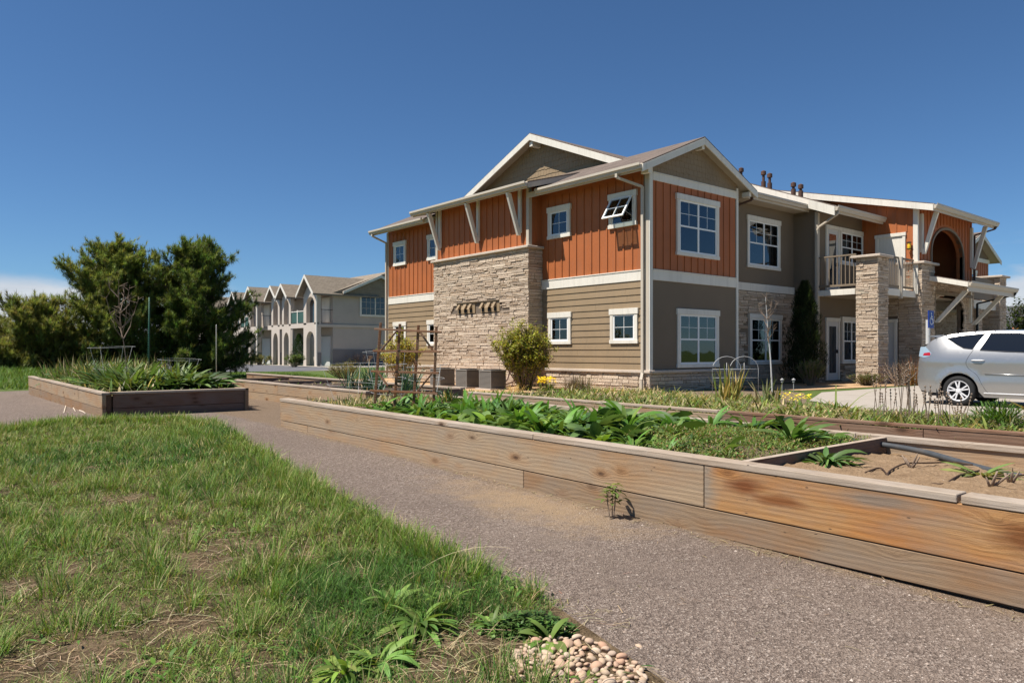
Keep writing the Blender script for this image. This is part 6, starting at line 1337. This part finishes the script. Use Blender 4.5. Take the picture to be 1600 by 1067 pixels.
def conifer(name, c, h, rad_, n, label, seed, col, base=.04):
    t_ = thing(name, c, label, 'evergreen'); m = MB(); m.tube([c, (c[0], c[1], c[2]+h*.9)], .05, 8, .01); m.build('trunk', 'bark', t_)
    s = Strips(); f = U(base, 1, n); a = U(0, 6.28, n); lob = 1+.22*np.sin(a*3+f*17)+.15*np.sin(a*5-f*29)
    q = rad_*np.clip((1-f)**.55, .08, 1)*lob*np.sqrt(U(.25, 1, n))*np.clip(.55+f*4, 0, 1); P = np.c_[c[0]+q*np.cos(a), c[1]+q*np.sin(a), c[2]+f*h*.97]
    s.add(P, a+NR.normal(0, .6, n), U(.2, 1.4, n), U(.4, 1.5, n), U(.07, .16, n), U(.012, .03, n), vary(col, n, .25, .1), 2, 'lance', .2); s.build('crown', 'needle', t_); return t_
conifer('column_evergreen', (23.2, 12.75, .30), 3.45, .72, 15000, 'tall narrow dark evergreen against the taupe wall', 51, (.028, .045, .018))
conifer('column_evergreen', (24.3, 55.4, .3), 2.5, .75, 5000, 'dark evergreen bush under the grey townhouse balcony', 52, (.03, .06, .02))
# bare sapling
def sapling(c, h, label, seed, th=1.0, bark='pole_grey'):
    r = random.Random(seed); t_ = thing('bare_sapling', c, label, 'tree'); m = MB()
    P = curve([Vector(c)-Vector((0, 0, .05)), Vector(c)+Vector((-.04, .03, h*.35)), Vector(c)+Vector((-.10, .06, h*.62)), Vector(c)+Vector((-.16, .10, h))], 5); m.tube(P, .024*th, 7, .007*th); m.build('trunk', bark, t_); m = MB()
    for i in range(15):
        b = P[r.randint(int(len(P)*.5), len(P)-2)]; a = r.uniform(0, 6.28); l = r.uniform(.25, .62); d = Vector((math.cos(a)*.55, math.sin(a)*.55, 1)).normalized(); q = [b, b+d*l*.5+Vector((math.cos(a), math.sin(a), 0))*.06, b+d*l+Vector((0, 0, .05))]
        m.tube(q, .011, 5, .004)
        for k in range(3): e = q[1].lerp(q[2], r.random()); d2 = Vector((r.uniform(-1, 1), r.uniform(-1, 1), r.uniform(.2, 1))).normalized()*r.uniform(.08, .22); m.tube([e, e+d2], .005, 4, .002)
    m.build('branch', 'twig', t_)
sapling((17.85, 10.72, .30), 2.5, 'thin pale bare sapling in front of the second bay window', 61)
sapling((3.35, 15.3, .62), 1.9, 'thin bare branch standing beside the green garden stake', 62, .45, 'twig')
# pines
def pine(name, c, h, radius, nb, label, seed, col=(.036, .058, .017), lean=(0, 0), leaders=(), skirt=.10, wide=1.0):
    r = random.Random(seed); c = Vector(c); t_ = thing(name, tuple(c), label, 'pine tree')
    top = c+Vector((lean[0], lean[1], h)); m = MB(); tp = curve([c-Vector((0, 0, .1)), c.lerp(top, .5)+Vector((.1, 0, 0)), top], 6); m.tube(tp, .16*h/6, 9, .02); m.build('trunk', 'bark', t_)
    lm = MB(); T = []; D = []
    def tuft(p, d): T.append(tuple(p)); D.append(tuple(d))
    def branch(b, d, L, thick):
        end = b+d*L+Vector((0, 0, L*.22)); P = curve([b, b+d*L*.5-Vector((0, 0, L*.03)), end], 5); lm.tube(P, thick, 5, thick*.3)
        for k in range(max(10, int(L*24))):
            f = r.uniform(.2, 1.0); i = min(int(f*(len(P)-1)), len(P)-2); q = P[i].lerp(P[i+1], f*(len(P)-1)-i)
            sd = Vector((r.gauss(0, 1), r.gauss(0, 1), r.gauss(.35, .8))).normalized(); l = r.uniform(.12, .5)*(1.15-f*.4)*min(1.2, L)
            e = q+(sd*.75+d*.65).normalized()*l; lm.tube([q, e], .008, 4, .005)
            dd = ((e-q).normalized()+Vector((0, 0, .55))).normalized()
            tuft(e, dd); tuft(q.lerp(e, .55), dd)
            if r.random() < .5: tuft(e+Vector((r.gauss(0, .06), r.gauss(0, .06), r.gauss(.03, .05))), dd)
        tuft(end, (d+Vector((0, 0, .7))).normalized())
    for i in range(nb):
        f = skirt+(1-skirt)*(i+r.random())/nb; b = tp[min(int(f*(len(tp)-1)), len(tp)-1)].copy(); b.z = c.z+f*h
        prof = (min(1, (f+.12)/.26)**.5)*(1-max(0, f-.26)/.76)**.46; a = r.uniform(0, 6.28)+i*2.4
        L = radius*prof*r.uniform(.62, 1.12)*wide+.15; el_ = .02+.8*f*f+r.uniform(-.15, .2); d = Vector((math.cos(a)*math.cos(el_), math.sin(a)*math.cos(el_), math.sin(el_))); branch(b, d, L, .022+.012*L)
    for dx, dy, z0, z1 in leaders:
        b = c+Vector((dx*.5, dy*.5, z0)); e = c+Vector((dx, dy, z1)); lm.tube([b, e], .03, 6, .012)
        for k in range(14):
            q = b.lerp(e, .3+.7*k/13); a = r.uniform(0, 6.28); branch(q, Vector((math.cos(a)*.7, math.sin(a)*.7, .7)), r.uniform(.15, .55)*(1.25-k/13), .012)
    lm.build('branch', 'bark', t_)
    T = np.array(T); D = np.array(D); n = len(T); k = 20
    P = np.repeat(T, k, 0); Dv = np.repeat(D, k, 0)+NR.normal(0, .75, (n*k, 3)); Dv /= np.linalg.norm(Dv, axis=1)[:, None]; P = P-np.repeat(D, k, 0)*U(0, .12, n*k)[:, None]
    cc = np.repeat(vary(col, n, .22, .10), k, 0)*U(.8, 1.25, n*k)[:, None]
    s = Strips(); s.add(P, np.arctan2(Dv[:, 1], Dv[:, 0]), np.arcsin(Dv[:, 2]), np.arcsin(Dv[:, 2]), U(.13, .23, n*k), .021, cc, 1, 'blade'); s.build('crown', 'needle', t_); return t_
def gp(px, d): X = (px-800)/1160*d; x = .7695*X+.6386*d; y = -.6386*X+.7695*d; return (x, y, G(x, y))
pine('pine_tree', gp(178, 30), 4.75, 2.5, 120, 'large olive green pine tree on the left of the merged pair', 71, (.19, .225, .07), leaders=((.9, -.7, 3.0, 4.9),), skirt=.05)
pine('pine_tree', gp(300, 31), 5.0, 2.6, 125, 'large dark green pine tree on the right of the merged pair, overlapping the townhouses', 72, (.14, .19, .058), leaders=((-1.2, .9, 3.2, 5.1),), skirt=.05)
pine('pine_tree', gp(42, 28), 2.0, 1.9, 90, 'small bushy pine tree at the left edge', 73, (.23, .245, .08), skirt=.04)
pine('pine_tree', gp(-75, 30), 1.7, 1.7, 60, 'pine tree cut by the left edge of the view', 74, (.23, .245, .08), skirt=.04)
pine('pine_tree', gp(118, 40), 1.2, 1.5, 50, 'low pine tree filling the gap between the small pine and the large pair', 75, (.15, .17, .05), skirt=.04)
# weeds with broad leaves in the near corner of the lawn
for px, py, n, L, wd, lab in ((655, 985, 30, .17, .042, 'dandelion with long upright leaves near the lawn corner'), (615, 955, 22, .13, .034, 'dandelion behind the long leaved one in the lawn'), (700, 950, 20, .12, .034, 'dandelion at the gravel edge of the lawn'), (590, 1040, 24, .14, .036, 'dandelion at the bottom edge of the lawn, left of the straw'), (860, 1005, 10, .10, .055, 'flat broad leaf weed in front of the clover mound'), (540, 1055, 22, .13, .034, 'leftmost dandelion at the bottom edge of the lawn'), (770, 985, 22, .08, .03, 'small bright rosette left of the clover mound')):
    x, y, z = pt(px, py, .04); o = rosette('dandelion', (x, y, G(x, y)+.045), int(n*2.2), L*1.25, wd*.78, (.13, .225, .055), 'lance', 1.35, .1, 1.2, .22, spread=.06, segs=7, jit=.28); tag(o, lab, 'weed')
s = Strips(); cx, cy, _ = pt(825, 985, .05); n = 1700; a = U(0, 6.28, n); q = np.sqrt(U(0, 1, n)); ex, ey = .22*q*np.cos(a), .13*q*np.sin(a); x = cx+.7695*ex+.6386*ey; y = cy-.6386*ex+.7695*ey
s.add(np.c_[x, y, g(x, y)+.03+.085*(1-q**2)*U(.3, 1, n)], U(0, 6.28, n), U(-.2, 1.2, n), U(-.6, .5, n), U(.018, .04, n), U(.010, .018, n), vary((.11, .185, .04), n, .25, .1), 2, 'oval', .1)
tag(s.build('clover_mound', 'leaf', loc=(cx, cy, .04)), 'round mound of small leaved clover at the lawn corner beside the stones', 'clover')
